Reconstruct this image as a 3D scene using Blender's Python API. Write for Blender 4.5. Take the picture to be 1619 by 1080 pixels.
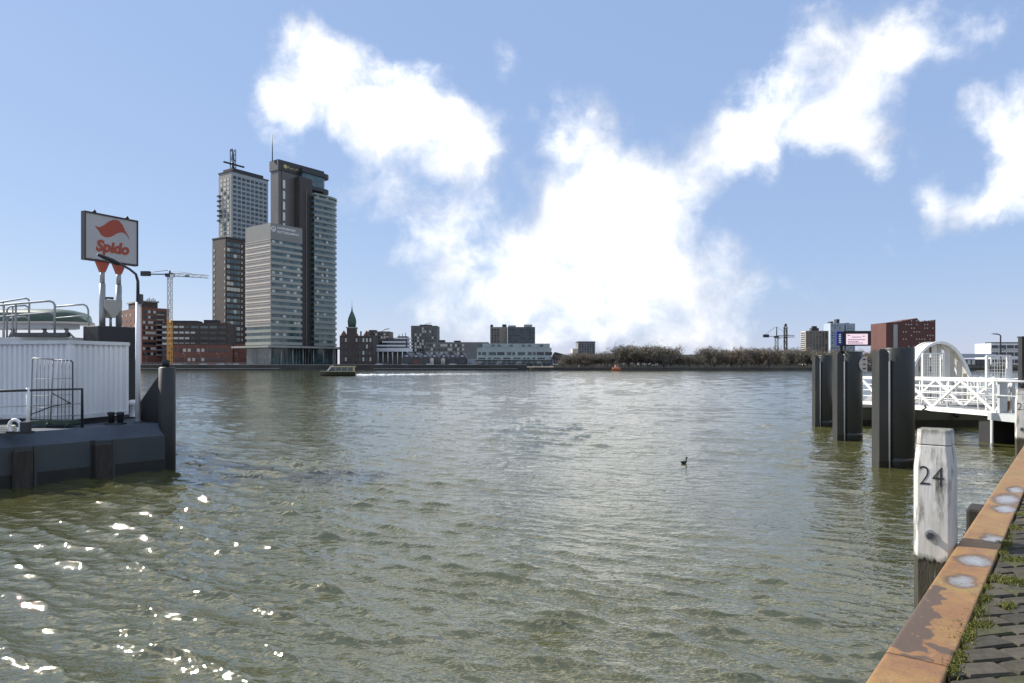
import bpy, math, random
import numpy as np
from mathutils import Vector, Matrix

for o in list(bpy.data.objects):
    bpy.data.objects.remove(o)
scene = bpy.context.scene
col = scene.collection
R = math.radians
rng = random.Random(7)

# ------------------------------------------------------------------ camera
F, CX, HY, CAMZ = 1079.0, 809.5, 575.0, 3.6      # focal length / centre / horizon in photo pixels
cd = bpy.data.cameras.new('camera')
cd.sensor_width = 36.0
cd.lens = 36.0 * F / 1619.0
cd.shift_y = (HY - 540.0) / 1619.0
cd.clip_start, cd.clip_end = 0.1, 20000.0
cam = bpy.data.objects.new('camera', cd)
cam.location = (0, 0, CAMZ)
cam.rotation_euler = (R(90), 0, 0)
col.objects.link(cam)
scene.camera = cam
scene.render.resolution_x, scene.render.resolution_y = 1024, 683

# ------------------------------------------------------------------ sun and sky
SUN_AZ, SUN_EL = -64.0, 36.0            # azimuth from +Y (left negative)
sd = Vector((math.sin(R(SUN_AZ)) * math.cos(R(SUN_EL)), math.cos(R(SUN_AZ)) * math.cos(R(SUN_EL)), math.sin(R(SUN_EL))))
sl = bpy.data.lights.new('sun', 'SUN')
sl.energy, sl.angle, sl.color = 4.0, R(0.53), (1.0, 0.95, 0.87)
so = bpy.data.objects.new('sun', sl)
so.rotation_euler = (-sd).to_track_quat('-Z', 'Y').to_euler()
so.location = (0, 0, 60)
col.objects.link(so)

world = bpy.data.worlds.new('World')
scene.world = world
world.use_nodes = True
wt = world.node_tree
for n in list(wt.nodes):
    wt.nodes.remove(n)
def wn(t, **k):
    n = wt.nodes.new(t)
    for a, b in k.items():
        setattr(n, a, b)
    return n
def wl(a, b):
    wt.links.new(a, b)
def wmath(op, a, b=None, c=None, clamp=False):
    n = wn('ShaderNodeMath', operation=op, use_clamp=clamp)
    for i, v in enumerate((a, b, c)):
        if v is None:
            continue
        if isinstance(v, (int, float)):
            n.inputs[i].default_value = v
        else:
            wl(v, n.inputs[i])
    return n.outputs[0]
sky = wn('ShaderNodeTexSky', sky_type='NISHITA')
sky.sun_disc = False
sky.sun_elevation = R(SUN_EL)
sky.sun_rotation = R(SUN_AZ)
sky.altitude = 0
sky.air_density, sky.dust_density, sky.ozone_density = 1.0, 0.15, 2.2
geo = wn('ShaderNodeTexCoord')
sep = wn('ShaderNodeSeparateXYZ')
wl(geo.outputs['Generated'], sep.inputs[0])
az = wmath('ARCTAN2', sep.outputs[0], sep.outputs[1])
el = wmath('ARCSINE', wmath('MINIMUM', wmath('MAXIMUM', sep.outputs[2], -1.0), 1.0))
comb = wn('ShaderNodeCombineXYZ')
wl(az, comb.inputs[0]); wl(el, comb.inputs[1])
# turbulent outline: direction chart warped by noise
def noise_w(vec, scale, detail, rough, dist=0.0):
    n = wn('ShaderNodeTexNoise')
    n.inputs['Scale'].default_value = scale
    n.inputs['Detail'].default_value = detail
    n.inputs['Roughness'].default_value = rough
    n.inputs['Distortion'].default_value = dist
    wl(vec, n.inputs['Vector'])
    return n
warp = noise_w(geo.outputs['Generated'], 9.0, 6.0, 0.6)
wv = wn('ShaderNodeVectorMath', operation='SUBTRACT')
wl(warp.outputs['Color'], wv.inputs[0]); wv.inputs[1].default_value = (0.5, 0.5, 0.5)
ws = wn('ShaderNodeVectorMath', operation='SCALE')
wl(wv.outputs[0], ws.inputs[0]); ws.inputs['Scale'].default_value = 0.11
wa = wn('ShaderNodeVectorMath', operation='ADD')
wl(comb.outputs[0], wa.inputs[0]); wl(ws.outputs[0], wa.inputs[1])
flat = wn('ShaderNodeVectorMath', operation='MULTIPLY')
wl(wa.outputs[0], flat.inputs[0]); flat.inputs[1].default_value = (1, 1, 0)
def px_dir(px, py):
    dx = (px - CX) / F
    return math.atan(dx), math.atan((HY - py) / F / math.sqrt(1 + dx * dx))
BLOBS = [  # photo px centre, half sizes in px, rotation (deg), weight
    (478, 85, 66, 60, 0, 1.2), (520, 130, 105, 80, -30, 1.3), (590, 165, 100, 75, -30, 1.3), (455, 175, 65, 65, 0, 1), (680, 195, 95, 75, -20, 1.2),
    (745, 225, 75, 60, 0, 1), (610, 285, 85, 70, 20, 1.1), (700, 290, 90, 80, 0, 1.1), (720, 350, 85, 60, 0, .6),
    (905, 235, 75, 85, 20, .8), (930, 300, 110, 90, 0, 1), (1010, 270, 100, 80, -30, .7), (1040, 360, 130, 100, 0, 1), (930, 400, 190, 100, 0, 1),
    (770, 410, 130, 80, 10, .9), (720, 460, 100, 60, 0, .6), (850, 470, 210, 90, 0, 1.1), (1020, 460, 170, 100, 0, 1.1), (1125, 400, 70, 90, 0, .6), (1110, 490, 90, 70, 0, .7),
    (930, 535, 260, 45, 0, .8), (1090, 540, 120, 40, 0, .5),
    (1130, 230, 100, 70, 30, .9), (1220, 190, 120, 75, 30, 1), (1310, 150, 110, 80, 20, 1.1), (1350, 200, 90, 60, -20, .9), (1290, 90, 70, 50, 30, .6), (1400, 100, 80, 60, 0, .55),
    (1395, 245, 45, 30, -30, .7), (1430, 40, 110, 50, 0, .8), (1500, 70, 110, 45, -15, .6), (1310, 10, 60, 30, 0, .6), (1590, 15, 80, 22, 0, .4),
    (1605, 180, 95, 65, 0, 1.4), (1640, 240, 100, 80, 0, 1.3), (1570, 310, 105, 48, 20, 1.1), (1475, 305, 30, 80, 0, .85), (1405, 370, 34, 40, 0, .5),
    (800, 105, 26, 36, 0, .42), (670, 95, 50, 26, 0, .22), (1290, 450, 90, 60, 0, .2),
]
blobs = []
for (px, py, rx, ry, rot, wgt) in BLOBS:
    a, e = px_dir(px, py)
    if 690 < px < 1135 and py > 300: wgt *= .66
    c2 = math.cos(a)
    blobs.append((a, e, rx * 1.3 / F * c2 * c2 * 1.0, ry * 1.3 / F * c2, R(rot), wgt))
r2 = random.Random(21)
for k in range(16):                       # the same broken cumulus goes on all round
    a = r2.uniform(R(47), R(313)); a = a if a < math.pi else a - 2 * math.pi
    e = r2.uniform(R(5), R(40))
    for j in range(3):
        blobs.append((a + r2.uniform(-.12, .12), e + r2.uniform(-.06, .06), r2.uniform(.1, .24), r2.uniform(.07, .14), r2.uniform(-.5, .5), r2.uniform(.6, 1.0)))
for k in range(7):                       # a few clouds overhead, above the frame
    e = R(41 + 40 * r2.random() ** 1.3)
    a = 2 * math.pi * ((k * .618) % 1) - math.pi
    blobs.append((a, e, r2.uniform(.30, .48) / math.cos(e) * .8, r2.uniform(.15, .21), r2.uniform(-.2, .2), r2.uniform(1.5, 2.0)))
for k in range(22):  # cloud ring added just out of view to whiten the water's reflections
    a = 2 * math.pi * (k + r2.uniform(-.3, .3)) / 22
    blobs.append((a - math.pi, R(r2.uniform(35.5, 39.5)), r2.uniform(.30, .42), r2.uniform(.13, .15), r2.uniform(-.1, .1), r2.uniform(1.8, 2.4)))
acc = None
for (a, e, sx, sy, rot, wgt) in blobs:
    m = wn('ShaderNodeMapping', vector_type='TEXTURE')
    m.inputs['Location'].default_value = (a, e, 0)
    m.inputs['Rotation'].default_value = (0, 0, rot)
    m.inputs['Scale'].default_value = (sx, sy, 1)
    wl(flat.outputs[0], m.inputs['Vector'])
    g = wn('ShaderNodeTexGradient', gradient_type='SPHERICAL')
    wl(m.outputs[0], g.inputs[0])
    acc = wmath('MULTIPLY', g.outputs['Fac'], wgt) if acc is None else wmath('MULTIPLY_ADD', g.outputs['Fac'], wgt, acc)
body = wmath('MULTIPLY', wmath('TANH', acc), 1.12)
n1 = noise_w(geo.outputs['Generated'], 13.0, 9.0, 0.62, 0.3)
n2 = noise_w(geo.outputs['Generated'], 3.2, 4.0, 0.55)
dens = wmath('ADD', body, wmath('MULTIPLY', wmath('SUBTRACT', n1.outputs['Fac'], 0.5), 2.0))
dens = wmath('ADD', dens, wmath('MULTIPLY', wmath('SUBTRACT', n2.outputs['Fac'], 0.5), 0.9))
mr = wn('ShaderNodeMapRange', interpolation_type='SMOOTHSTEP')
wl(dens, mr.inputs['Value'])
mr.inputs['From Min'].default_value, mr.inputs['From Max'].default_value = 0.22, 1.5
mask = wmath('MULTIPLY', mr.outputs[0], wmath('MULTIPLY', body, 5.0, clamp=True))
mask = wmath('MULTIPLY', mask, 0.97)
# cloud colour: bright tops, faintly grey inside
ccol = wn('ShaderNodeMix', data_type='RGBA')
cm = wn('ShaderNodeMapRange')
n3 = noise_w(geo.outputs['Generated'], 6.0, 7.0, 0.58, 0.4)
wl(wmath('MULTIPLY_ADD', body, .22, wmath('MULTIPLY_ADD', n2.outputs['Fac'], .35, wmath('MULTIPLY', n3.outputs['Fac'], .65))), cm.inputs['Value'])
cm.inputs['From Min'].default_value, cm.inputs['From Max'].default_value = 0.54, 0.92
wl(cm.outputs[0], ccol.inputs['Factor'])
ccol.inputs['A'].default_value = (4.5, 4.62, 4.95, 1)
ccol.inputs['B'].default_value = (13.4, 12.9, 12.0, 1)
skm = wn('ShaderNodeMix', data_type='RGBA', blend_type='MULTIPLY')
skm.inputs['Factor'].default_value = 1.0
wl(sky.outputs[0], skm.inputs['A'])
skm.inputs['B'].default_value = (.28, .225, .17, 1)
veil = wn('ShaderNodeMix', data_type='RGBA', blend_type='ADD')      # even pale haze over the whole sky
veil.inputs['Factor'].default_value = 1.0
wl(skm.outputs['Result'], veil.inputs['A'])
veil.inputs['B'].default_value = (1.37, 2.03, 3.5, 1)
mixc = wn('ShaderNodeMix', data_type='RGBA')
wl(mask, mixc.inputs['Factor'])
wl(veil.outputs['Result'], mixc.inputs['A'])
wl(ccol.outputs['Result'], mixc.inputs['B'])
bg = wn('ShaderNodeBackground')
bg.inputs['Strength'].default_value = 0.1
wl(mixc.outputs['Result'], bg.inputs['Color'])
wo = wn('ShaderNodeOutputWorld')
wl(bg.outputs[0], wo.inputs['Surface'])

vs = scene.view_settings
vs.view_transform = 'Standard'
vs.look = 'None'
vs.gamma = 1.0
vs.exposure = 0.9
vs.use_curve_mapping = False
scene.render.engine = 'CYCLES'

# ------------------------------------------------------------------ helpers
def P(px, py, Y):
    return Vector(((px - CX) / F * Y, Y, CAMZ - (py - HY) / F * Y))
def solve(px0, Y0, d, px1):
    """length along direction d from the point seen at px0 (depth Y0) to where px1 is seen"""
    x0 = (px0 - CX) / F * Y0
    k = (px1 - CX) / F
    return (k * Y0 - x0) / (d[0] - k * d[1])
def zat(py, Y):
    return CAMZ - (py - HY) / F * Y

MATS = {}
def mat(name, c, rough=0.7, metal=0.0, var=0.25, scale=1.0, bump=0.0, bscale=None, c2=None, spec=None, detail=5.0, stretch=None, coat=0.0):
    if name in MATS:
        return MATS[name]
    m = bpy.data.materials.new(name)
    m.use_nodes = True
    nt = m.node_tree
    b = nt.nodes['Principled BSDF']
    tc = nt.nodes.new('ShaderNodeTexCoord')
    vec = tc.outputs['Object']
    if stretch:
        mp = nt.nodes.new('ShaderNodeMapping')
        mp.inputs['Scale'].default_value = stretch
        nt.links.new(vec, mp.inputs[0]); vec = mp.outputs[0]
    nz = nt.nodes.new('ShaderNodeTexNoise')
    nz.inputs['Scale'].default_value = scale
    nz.inputs['Detail'].default_value = detail
    nz.inputs['Roughness'].default_value = 0.62
    nt.links.new(vec, nz.inputs['Vector'])
    rp = nt.nodes.new('ShaderNodeMapRange')
    rp.inputs['From Min'].default_value, rp.inputs['From Max'].default_value = 0.3, 0.7
    nt.links.new(nz.outputs['Fac'], rp.inputs['Value'])
    mx = nt.nodes.new('ShaderNodeMix'); mx.data_type = 'RGBA'
    if c2 is None:
        a = tuple(x * (1 - var) for x in c); d = tuple(min(1, x * (1 + var)) for x in c)
    else:
        a, d = c, c2
    mx.inputs['A'].default_value = (*a, 1); mx.inputs['B'].default_value = (*d, 1)
    nt.links.new(rp.outputs[0], mx.inputs['Factor'])
    nt.links.new(mx.outputs['Result'], b.inputs['Base Color'])
    b.inputs['Roughness'].default_value = rough
    b.inputs['Metallic'].default_value = metal
    if coat:
        b.inputs['Coat Weight'].default_value = coat
    if spec is not None:
        b.inputs['Specular IOR Level'].default_value = spec
    if bump:
        bz = nt.nodes.new('ShaderNodeTexNoise')
        bz.inputs['Scale'].default_value = bscale or scale * 6
        bz.inputs['Detail'].default_value = 4
        nt.links.new(vec, bz.inputs['Vector'])
        bp = nt.nodes.new('ShaderNodeBump')
        bp.inputs['Strength'].default_value = 0.6
        bp.inputs['Distance'].default_value = bump
        nt.links.new(bz.outputs['Fac'], bp.inputs['Height'])
        nt.links.new(bp.outputs[0], b.inputs['Normal'])
    MATS[name] = m
    return m

class MB:
    def __init__(s):
        s.v, s.f, s.sm = [], [], []
    def add(s, vs, fs, smooth=False):
        o = len(s.v)
        s.v += [tuple(p) for p in vs]
        for f in fs:
            s.f.append(tuple(i + o for i in f)); s.sm.append(smooth)
        return s
    def box(s, x0, x1, y0, y1, z0, z1, M=None):
        vs = [Vector((x, y, z)) for z in (z0, z1) for y in (y0, y1) for x in (x0, x1)]
        if M is not None:
            vs = [M @ p for p in vs]
        return s.add(vs, [(0, 2, 3, 1), (4, 5, 7, 6), (0, 1, 5, 4), (2, 6, 7, 3), (0, 4, 6, 2), (1, 3, 7, 5)])
    def prism(s, poly, z0, z1, M=None, smooth=False):
        n = len(poly)
        ar = sum(poly[i][0] * poly[(i + 1) % n][1] - poly[(i + 1) % n][0] * poly[i][1] for i in range(n))
        if ar < 0:
            poly = poly[::-1]
        vs = [Vector((p[0], p[1], z0)) for p in poly] + [Vector((p[0], p[1], z1)) for p in poly]
        if M is not None:
            vs = [M @ p for p in vs]
        o = len(s.v); s.v += [tuple(p) for p in vs]
        for i in range(n):
            j = (i + 1) % n
            s.f.append((o + i, o + j, o + n + j, o + n + i)); s.sm.append(smooth)
        s.f.append(tuple(o + i for i in range(n))[::-1]); s.sm.append(False)
        s.f.append(tuple(o + n + i for i in range(n))); s.sm.append(False)
        return s
    def tube(s, pts, r, n=8, cap=True, smooth=True):
        pts = [Vector(p) for p in pts]
        rs = r if isinstance(r, (list, tuple)) else [r] * len(pts)
        o = len(s.v)
        up = None
        for i, p in enumerate(pts):
            if i == 0: t = pts[1] - p
            elif i == len(pts) - 1: t = p - pts[i - 1]
            else: t = (pts[i + 1] - p).normalized() + (p - pts[i - 1]).normalized()
            t = t.normalized()
            if up is None:
                up = Vector((0, 0, 1)) if abs(t.z) < 0.9 else Vector((1, 0, 0))
            a = t.cross(up).normalized()
            b = a.cross(t).normalized()
            up = b
            for k in range(n):
                an = 2 * math.pi * k / n
                s.v.append(tuple(p + (a * math.cos(an) + b * math.sin(an)) * rs[i]))
        for i in range(len(pts) - 1):
            for k in range(n):
                k2 = (k + 1) % n
                s.f.append((o + i * n + k, o + i * n + k2, o + (i + 1) * n + k2, o + (i + 1) * n + k)); s.sm.append(smooth)
        if cap:
            s.f.append(tuple(o + k for k in range(n))[::-1]); s.sm.append(False)
            e = o + (len(pts) - 1) * n
            s.f.append(tuple(e + k for k in range(n))); s.sm.append(False)
        return s
    def lathe(s, prof, n=16, c=(0, 0, 0), smooth=True):
        o = len(s.v)
        for (r, z) in prof:
            for k in range(n):
                an = 2 * math.pi * k / n
                s.v.append((c[0] + r * math.cos(an), c[1] + r * math.sin(an), c[2] + z))
        for i in range(len(prof) - 1):
            for k in range(n):
                k2 = (k + 1) % n
                s.f.append((o + i * n + k, o + i * n + k2, o + (i + 1) * n + k2, o + (i + 1) * n + k)); s.sm.append(smooth)
        s.f.append(tuple(o + k for k in range(n))[::-1]); s.sm.append(False)
        e = o + (len(prof) - 1) * n
        s.f.append(tuple(e + k for k in range(n))); s.sm.append(False)
        return s
    def mesh(s, name, m):
        me = bpy.data.meshes.new(name)
        me.from_pydata(s.v, [], s.f)
        if any(s.sm):
            me.polygons.foreach_set('use_smooth', s.sm)
        if m is not None:
            me.materials.append(m)
        me.update()
        return me
    def build(s, name, m, parent=None, bevel=0.0, loc=None):
        o = bpy.data.objects.new(name, s.mesh(name, m))
        col.objects.link(o)
        if parent is not None:
            o.parent = parent
        if loc is not None:
            o.location = loc
        if bevel:
            b = o.modifiers.new('bevel', 'BEVEL')
            b.width = bevel; b.segments = 2; b.limit_method = 'ANGLE'
        return o
def tag(o, label=None, cat=None, group=None, kind=None):
    if label: o['label'] = label
    if cat: o['category'] = cat
    if group: o['group'] = group
    if kind: o['kind'] = kind
    return o
def empty(name, loc, rz=0.0, label=None, cat=None, group=None):
    o = bpy.data.objects.new(name, None)
    o.empty_display_size = 0.2
    o.location = loc
    o.rotation_euler = (0, 0, rz)
    col.objects.link(o)
    return tag(o, label, cat, group)
def inst(name, me, parent, loc, rot=(0, 0, 0), scale=None):
    o = bpy.data.objects.new(name, me)
    o.parent = parent
    o.location = loc
    o.rotation_euler = rot
    if scale:
        o.scale = scale
    col.objects.link(o)
    return o
def text_mesh(s, size, m, name='lettering', extrude=0.004, shear=0.0, offset=0.0, align='CENTER'):
    c = bpy.data.curves.new(name, 'FONT')
    c.body, c.size, c.extrude, c.shear, c.offset = s, size, extrude, shear, offset
    c.align_x = align
    c.resolution_u = 4
    t = bpy.data.objects.new('tmp_text', c)
    col.objects.link(t)
    bpy.context.view_layer.update()
    dg = bpy.context.evaluated_depsgraph_get()
    me = bpy.data.meshes.new_from_object(t.evaluated_get(dg))
    me.name = name
    bpy.data.objects.remove(t)
    me.materials.clear(); me.materials.append(m)
    return me
def lattice(mb, a, b, w, step, r, n=4):
    """square lattice beam from a to b"""
    a, b = Vector(a), Vector(b)
    t = (b - a).normalized()
    up = Vector((0, 0, 1)) if abs(t.z) < .9 else Vector((0, 1, 0))
    s_ = t.cross(up).normalized(); u_ = s_.cross(t).normalized()
    cs = [(s_ * i + u_ * j) * w / 2 for (i, j) in ((-1, -1), (1, -1), (1, 1), (-1, 1))]
    for c in cs:
        mb.tube([a + c, b + c], r, n, smooth=False)
    k = max(1, int(round((b - a).length / step)))
    for i in range(k):
        p, q = a + (b - a) * (i / k), a + (b - a) * ((i + 1) / k)
        for j in range(4):
            c, d = cs[j], cs[(j + 1) % 4]
            if i % 2: c, d = d, c
            mb.tube([p + c, q + d], r * .6, 3, cap=False, smooth=False)

# ------------------------------------------------------------------ materials
M_white = mat('white_paint', (.74, .75, .75), .45, var=.06, scale=2.5)
M_conc = mat('concrete', (.30, .29, .27), .85, var=.2, scale=1.5, bump=.004)
M_dark = mat('dark_steel', (.030, .034, .036), .5, var=.3, scale=2)
M_black = mat('black_paint', (.016, .016, .017), .55, var=.2, scale=3)
M_galv = mat('galvanised_steel', (.27, .28, .28), .5, metal=.4, var=.15, scale=3)
M_glass = mat('facade_glass', (.045, .065, .07), .12, var=.5, scale=.35, spec=.8)
M_glass2 = mat('teal_glass', (.07, .12, .125), .12, var=.5, scale=.4, spec=.8)
M_pane = mat('dark_pane', (.025, .03, .034), .15, var=.4, scale=.4, spec=.7)
M_blind = mat('light_blind', (.55, .54, .48), .6, var=.1)
M_brick = mat('red_brick', (.19, .085, .062), .85, var=.22, scale=.4)
M_brickd = mat('dark_brick', (.075, .06, .052), .85, var=.25, scale=.4)
M_brown = mat('brown_cladding', (.15, .125, .105), .8, var=.15, scale=.3)
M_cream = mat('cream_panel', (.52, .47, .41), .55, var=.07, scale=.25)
M_greyp = mat('grey_panel', (.33, .32, .29), .55, var=.1, scale=.2)
M_bluegrey = mat('bluegrey_panel', (.29, .32, .32), .5, var=.1, scale=.2)
M_roofd = mat('dark_roof', (.045, .045, .05), .8, var=.2, scale=.3)
M_asph = mat('asphalt', (.085, .08, .075), .9, var=.3, scale=.6)
M_yellow = mat('crane_yellow', (.58, .30, .05), .5, var=.12)
M_copper = mat('copper_green', (.05, .095, .078), .6, var=.25, scale=.8)
# ------------------------------------------------------------------ water
def water():
    nr, nc = 1300, 900
    r = 2.6 * (1300.0 / 2.6) ** (np.linspace(0, 1, nr))
    th = np.radians(np.linspace(-72, 54, nc))
    RR, TT = np.meshgrid(r, th, indexing='ij')
    X = (RR * np.sin(TT)).ravel(); Y = (RR * np.cos(TT)).ravel()
    spc = np.maximum(RR * (math.log(500.0) / nr), RR * (th[1] - th[0])).ravel()
    rs = np.random.RandomState(3)
    Z = np.zeros_like(X); ZS = np.zeros_like(X); DX = np.zeros_like(X); DY = np.zeros_like(X)
    # gust patches vary the chop
    g = np.zeros_like(X)
    for k in range(7):
        a = rs.uniform(0, 6.28); L = rs.uniform(14, 60)
        g += np.sin((X * math.cos(a) + Y * math.sin(a)) * 6.283 / L + rs.uniform(0, 6.28))
    gust = np.clip(1.0 + 0.24 * g, .35, 1.7)
    N = 130
    for i in range(N):
        lam = 0.14 * (5.5 / 0.14) ** ((i + rs.uniform(0, 1)) / N)
        a = R(-114) + rs.normal(0, 0.30 if lam < .95 else .40)        # travel direction: towards the quay
        k = 6.2832 / lam
        st = .034 if lam < .95 else .010
        if lam > 2.5: st = .008
        amp = st / k
        w = np.clip((lam / spc - 2.0) / 2.0, 0, 1)
        ph = k * (X * math.cos(a) + Y * math.sin(a)) + rs.uniform(0, 6.28)
        A = amp * w * (gust if lam < 3 else 1.0)
        if lam < .95: ZS += A * np.cos(ph)
        else: Z += A * np.cos(ph)
        s = A * np.sin(ph) * .8
        DX -= s * math.cos(a); DY -= s * math.sin(a)
    # short chop: peaked crests over flat troughs
    sg = max(ZS.std(), 1e-4)
    loc = np.where(np.abs(ZS) > 0, 1.0, 0.0)
    near = ZS[(X * X + Y * Y) < 400.0].std()
    u_ = np.clip(ZS / near, -3.5, 3.5)
    ZS = near * (np.exp(.38 * u_) - 1.075) / .41
    Z += ZS * loc
    # wake behind the water taxi
    bx, by = P(548, 594, 206)[0:2]
    ex, ey = P(905, 589, 275)[0:2]
    L = math.hypot(ex - bx, ey - by); ux, uy = (ex - bx) / L, (ey - by) / L
    s = (X - bx) * ux + (Y - by) * uy
    t = -(X - bx) * uy + (Y - by) * ux
    on = (s > 0) & (s < L)
    wd = 2.4 + np.clip(s, 0, L) * .10
    core = np.exp(-(t / wd) ** 2) * np.exp(-np.clip(s, 0, L) / 60.0) * np.clip(s / 3, 0, 1)
    arm = (np.exp(-((np.abs(t) - s * .16) / (1.1 + s * .015)) ** 2)) * np.exp(-np.clip(s, 0, L) / 55.0)
    foam = np.where(on, 1.3 * core + 1.1 * arm, 0.0)
    Z += np.where(on, .30 * arm + .14 * core, 0.0) * (0.8 + .4 * np.sin(s * 1.3 + t))
    co = np.stack([X + DX, Y + DY, Z], 1).astype(np.float32)
    i = np.arange((nr - 1) * (nc - 1)); rr, cc = i // (nc - 1), i % (nc - 1)
    q = np.stack([rr * nc + cc, (rr + 1) * nc + cc, (rr + 1) * nc + cc + 1, rr * nc + cc + 1], 1).astype(np.int32)
    me = bpy.data.meshes.new('river_water')
    me.vertices.add(len(co)); me.vertices.foreach_set('co', co.ravel())
    me.loops.add(q.size); me.loops.foreach_set('vertex_index', q.ravel())
    me.polygons.add(len(q)); me.polygons.foreach_set('loop_start', np.arange(len(q), dtype=np.int32) * 4)
    me.polygons.foreach_set('use_smooth', np.ones(len(q), dtype=bool))
    at = me.attributes.new('foam', 'FLOAT', 'POINT')
    at.data.foreach_set('value', np.clip(foam, 0, 1).astype(np.float32))
    me.update()
    m = bpy.data.materials.new('river_water'); m.use_nodes = True
    nt = m.node_tree; b = nt.nodes['Principled BSDF']; lk = nt.links.new
    tc = nt.nodes.new('ShaderNodeTexCoord')
    def noise(sx, sy, sc, det=4, ro=.55, rot=R(14)):
        mp = nt.nodes.new('ShaderNodeMapping')
        mp.inputs['Scale'].default_value = (sx, sy, 1); mp.inputs['Rotation'].default_value = (0, 0, rot)
        lk(tc.outputs['Object'], mp.inputs[0])
        n = nt.nodes.new('ShaderNodeTexNoise')
        n.inputs['Scale'].default_value = sc; n.inputs['Detail'].default_value = det; n.inputs['Roughness'].default_value = ro
        lk(mp.outputs[0], n.inputs['Vector'])
        return n.outputs['Fac']
    def mm(op, a, b_=None, c=None, cl=False):
        n = nt.nodes.new('ShaderNodeMath'); n.operation = op; n.use_clamp = cl
        for k, v in enumerate((a, b_, c)):
            if v is None: continue
            if isinstance(v, (int, float)): n.inputs[k].default_value = v
            else: lk(v, n.inputs[k])
        return n.outputs[0]
    h = mm('ADD', mm('MULTIPLY', noise(1, 2.0, 7.0, 2, .5), 0.012), mm('MULTIPLY', noise(1, 1.8, 1.9, 3, .5, R(22)), 0.06))
    bp = nt.nodes.new('ShaderNodeBump')
    bp.inputs['Distance'].default_value = 1.0
    lk(h, bp.inputs['Height'])
    bp.inputs['Strength'].default_value = WATER_BUMP
    lk(bp.outputs[0], b.inputs['Normal'])
    fa = nt.nodes.new('ShaderNodeAttribute'); fa.attribute_name = 'foam'
    fn = noise(1, 1, .9, 6, .7)
    fm = mm('MULTIPLY', mm('SUBTRACT', mm('ADD', mm('MULTIPLY', fa.outputs['Fac'], .5), mm('MULTIPLY', fn, 1.5)), 1.0), 3.0, cl=True)
    fm = mm('MULTIPLY', fm, mm('MULTIPLY', fa.outputs['Fac'], 6.0, cl=True))
    mx = nt.nodes.new('ShaderNodeMix'); mx.data_type = 'RGBA'
    lk(noise(1, 2.5, .05, 3), mx.inputs['Factor'])
    mx.inputs['A'].default_value = (*WATER_A, 1); mx.inputs['B'].default_value = (*WATER_B, 1)
    mf = nt.nodes.new('ShaderNodeMix'); mf.data_type = 'RGBA'
    lk(fm, mf.inputs['Factor']); lk(mx.outputs['Result'], mf.inputs['A']); mf.inputs['B'].default_value = (.75, .76, .74, 1)
    lk(mf.outputs['Result'], b.inputs['Base Color'])
    ro = mm('MULTIPLY_ADD', fm, .5, WATER_ROUGH)
    lk(ro, b.inputs['Roughness'])
    b.inputs['IOR'].default_value = 2.1
    b.inputs['Specular Tint'].default_value = (*WATER_TINT, 1)
    me.materials.append(m)
    o = bpy.data.objects.new('river_water', me)
    col.objects.link(o)
    tag(o, 'choppy grey green river water filling the whole basin', 'water', kind='structure')
WATER_A, WATER_B, WATER_ROUGH, WATER_BUMP = (.048, .049, .015), (.062, .062, .021), .035, 1.0
WATER_TINT = (1.0, .955, .80)
water()

# ------------------------------------------------------------------ far bank
WZ = 1.3
BL, BR = 386.0, 366.0     # distance of the two far quays
BZ = 2.6
mb = MB()
mb.prism([(-1500, BL), (8, BL), (8, BL + 14), (10, 2500), (-1500, 2500)], -3, BZ)
far = mb.build('far_bank', M_asph)
tag(far, 'dark far quay with buildings on it across the river', 'bank', kind='structure')
mb = MB().box(-1500, 8.4, BL - .5, BL - .02, -2.5, BZ + .25)
mb.build('quay_wall', mat('far_quay_wall', (.06, .057, .05), .9, var=.4, scale=.08, stretch=(1, 1, 4)), far)
mb = MB().box(-1500, 8.4, BL - .62, BL + .3, BZ + .25, BZ + .5)
mb.build('quay_edge', M_conc, far)
mb = MB()
mb.prism([(10.02, BR + 4), (16, BR), (900, BR - 30), (900, 2500), (10.02, 2500)], -3, WZ)
far2 = mb.build('wooded_bank', mat('bank_earth', (.10, .085, .06), .95, var=.35, scale=.1))
tag(far2, 'low wooded far bank right of the pale green office', 'bank', kind='structure')
mb = MB().prism([(12, BR - .3), (900, BR - 30.9), (900, BR - 30.4), (12, BR + .2)], -2.5, WZ + .2)
mb.build('quay_wall', MATS['far_quay_wall'], far2)

def bldg(name, label, cat, px_c, Yc, px_r, top, wall, ang=0.0, depth=None, px_l=None, base=None, group=None):
    """near corner at px_c, depth Yc; front runs along ang to px_r; returns root, W, D, H (H above ground)"""
    u = (math.cos(R(ang)), math.sin(R(ang))); v = (-u[1], u[0])
    W = solve(px_c, Yc, u, px_r)
    D = solve(px_c, Yc, v, px_l) if px_l is not None else depth
    z0 = BZ - .35 if base is None else base
    z1 = zat(top, Yc)
    c = P(px_c, 0, Yc)
    root = empty(name, (c.x, c.y, z0), R(ang), label, cat, group)
    MB().box(0, W, 0, D, 0, z1 - z0).build('wall', wall, root)
    return root, W, D, z1 - z0
PANES = {}
def pane_mesh(w, h, m, d=.12):
    k = (round(w, 2), round(h, 2), m.name)
    if k not in PANES:
        PANES[k] = MB().box(-w / 2, w / 2, -d, d * .4, 0, h).mesh('window', m)
    return PANES[k]
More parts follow.
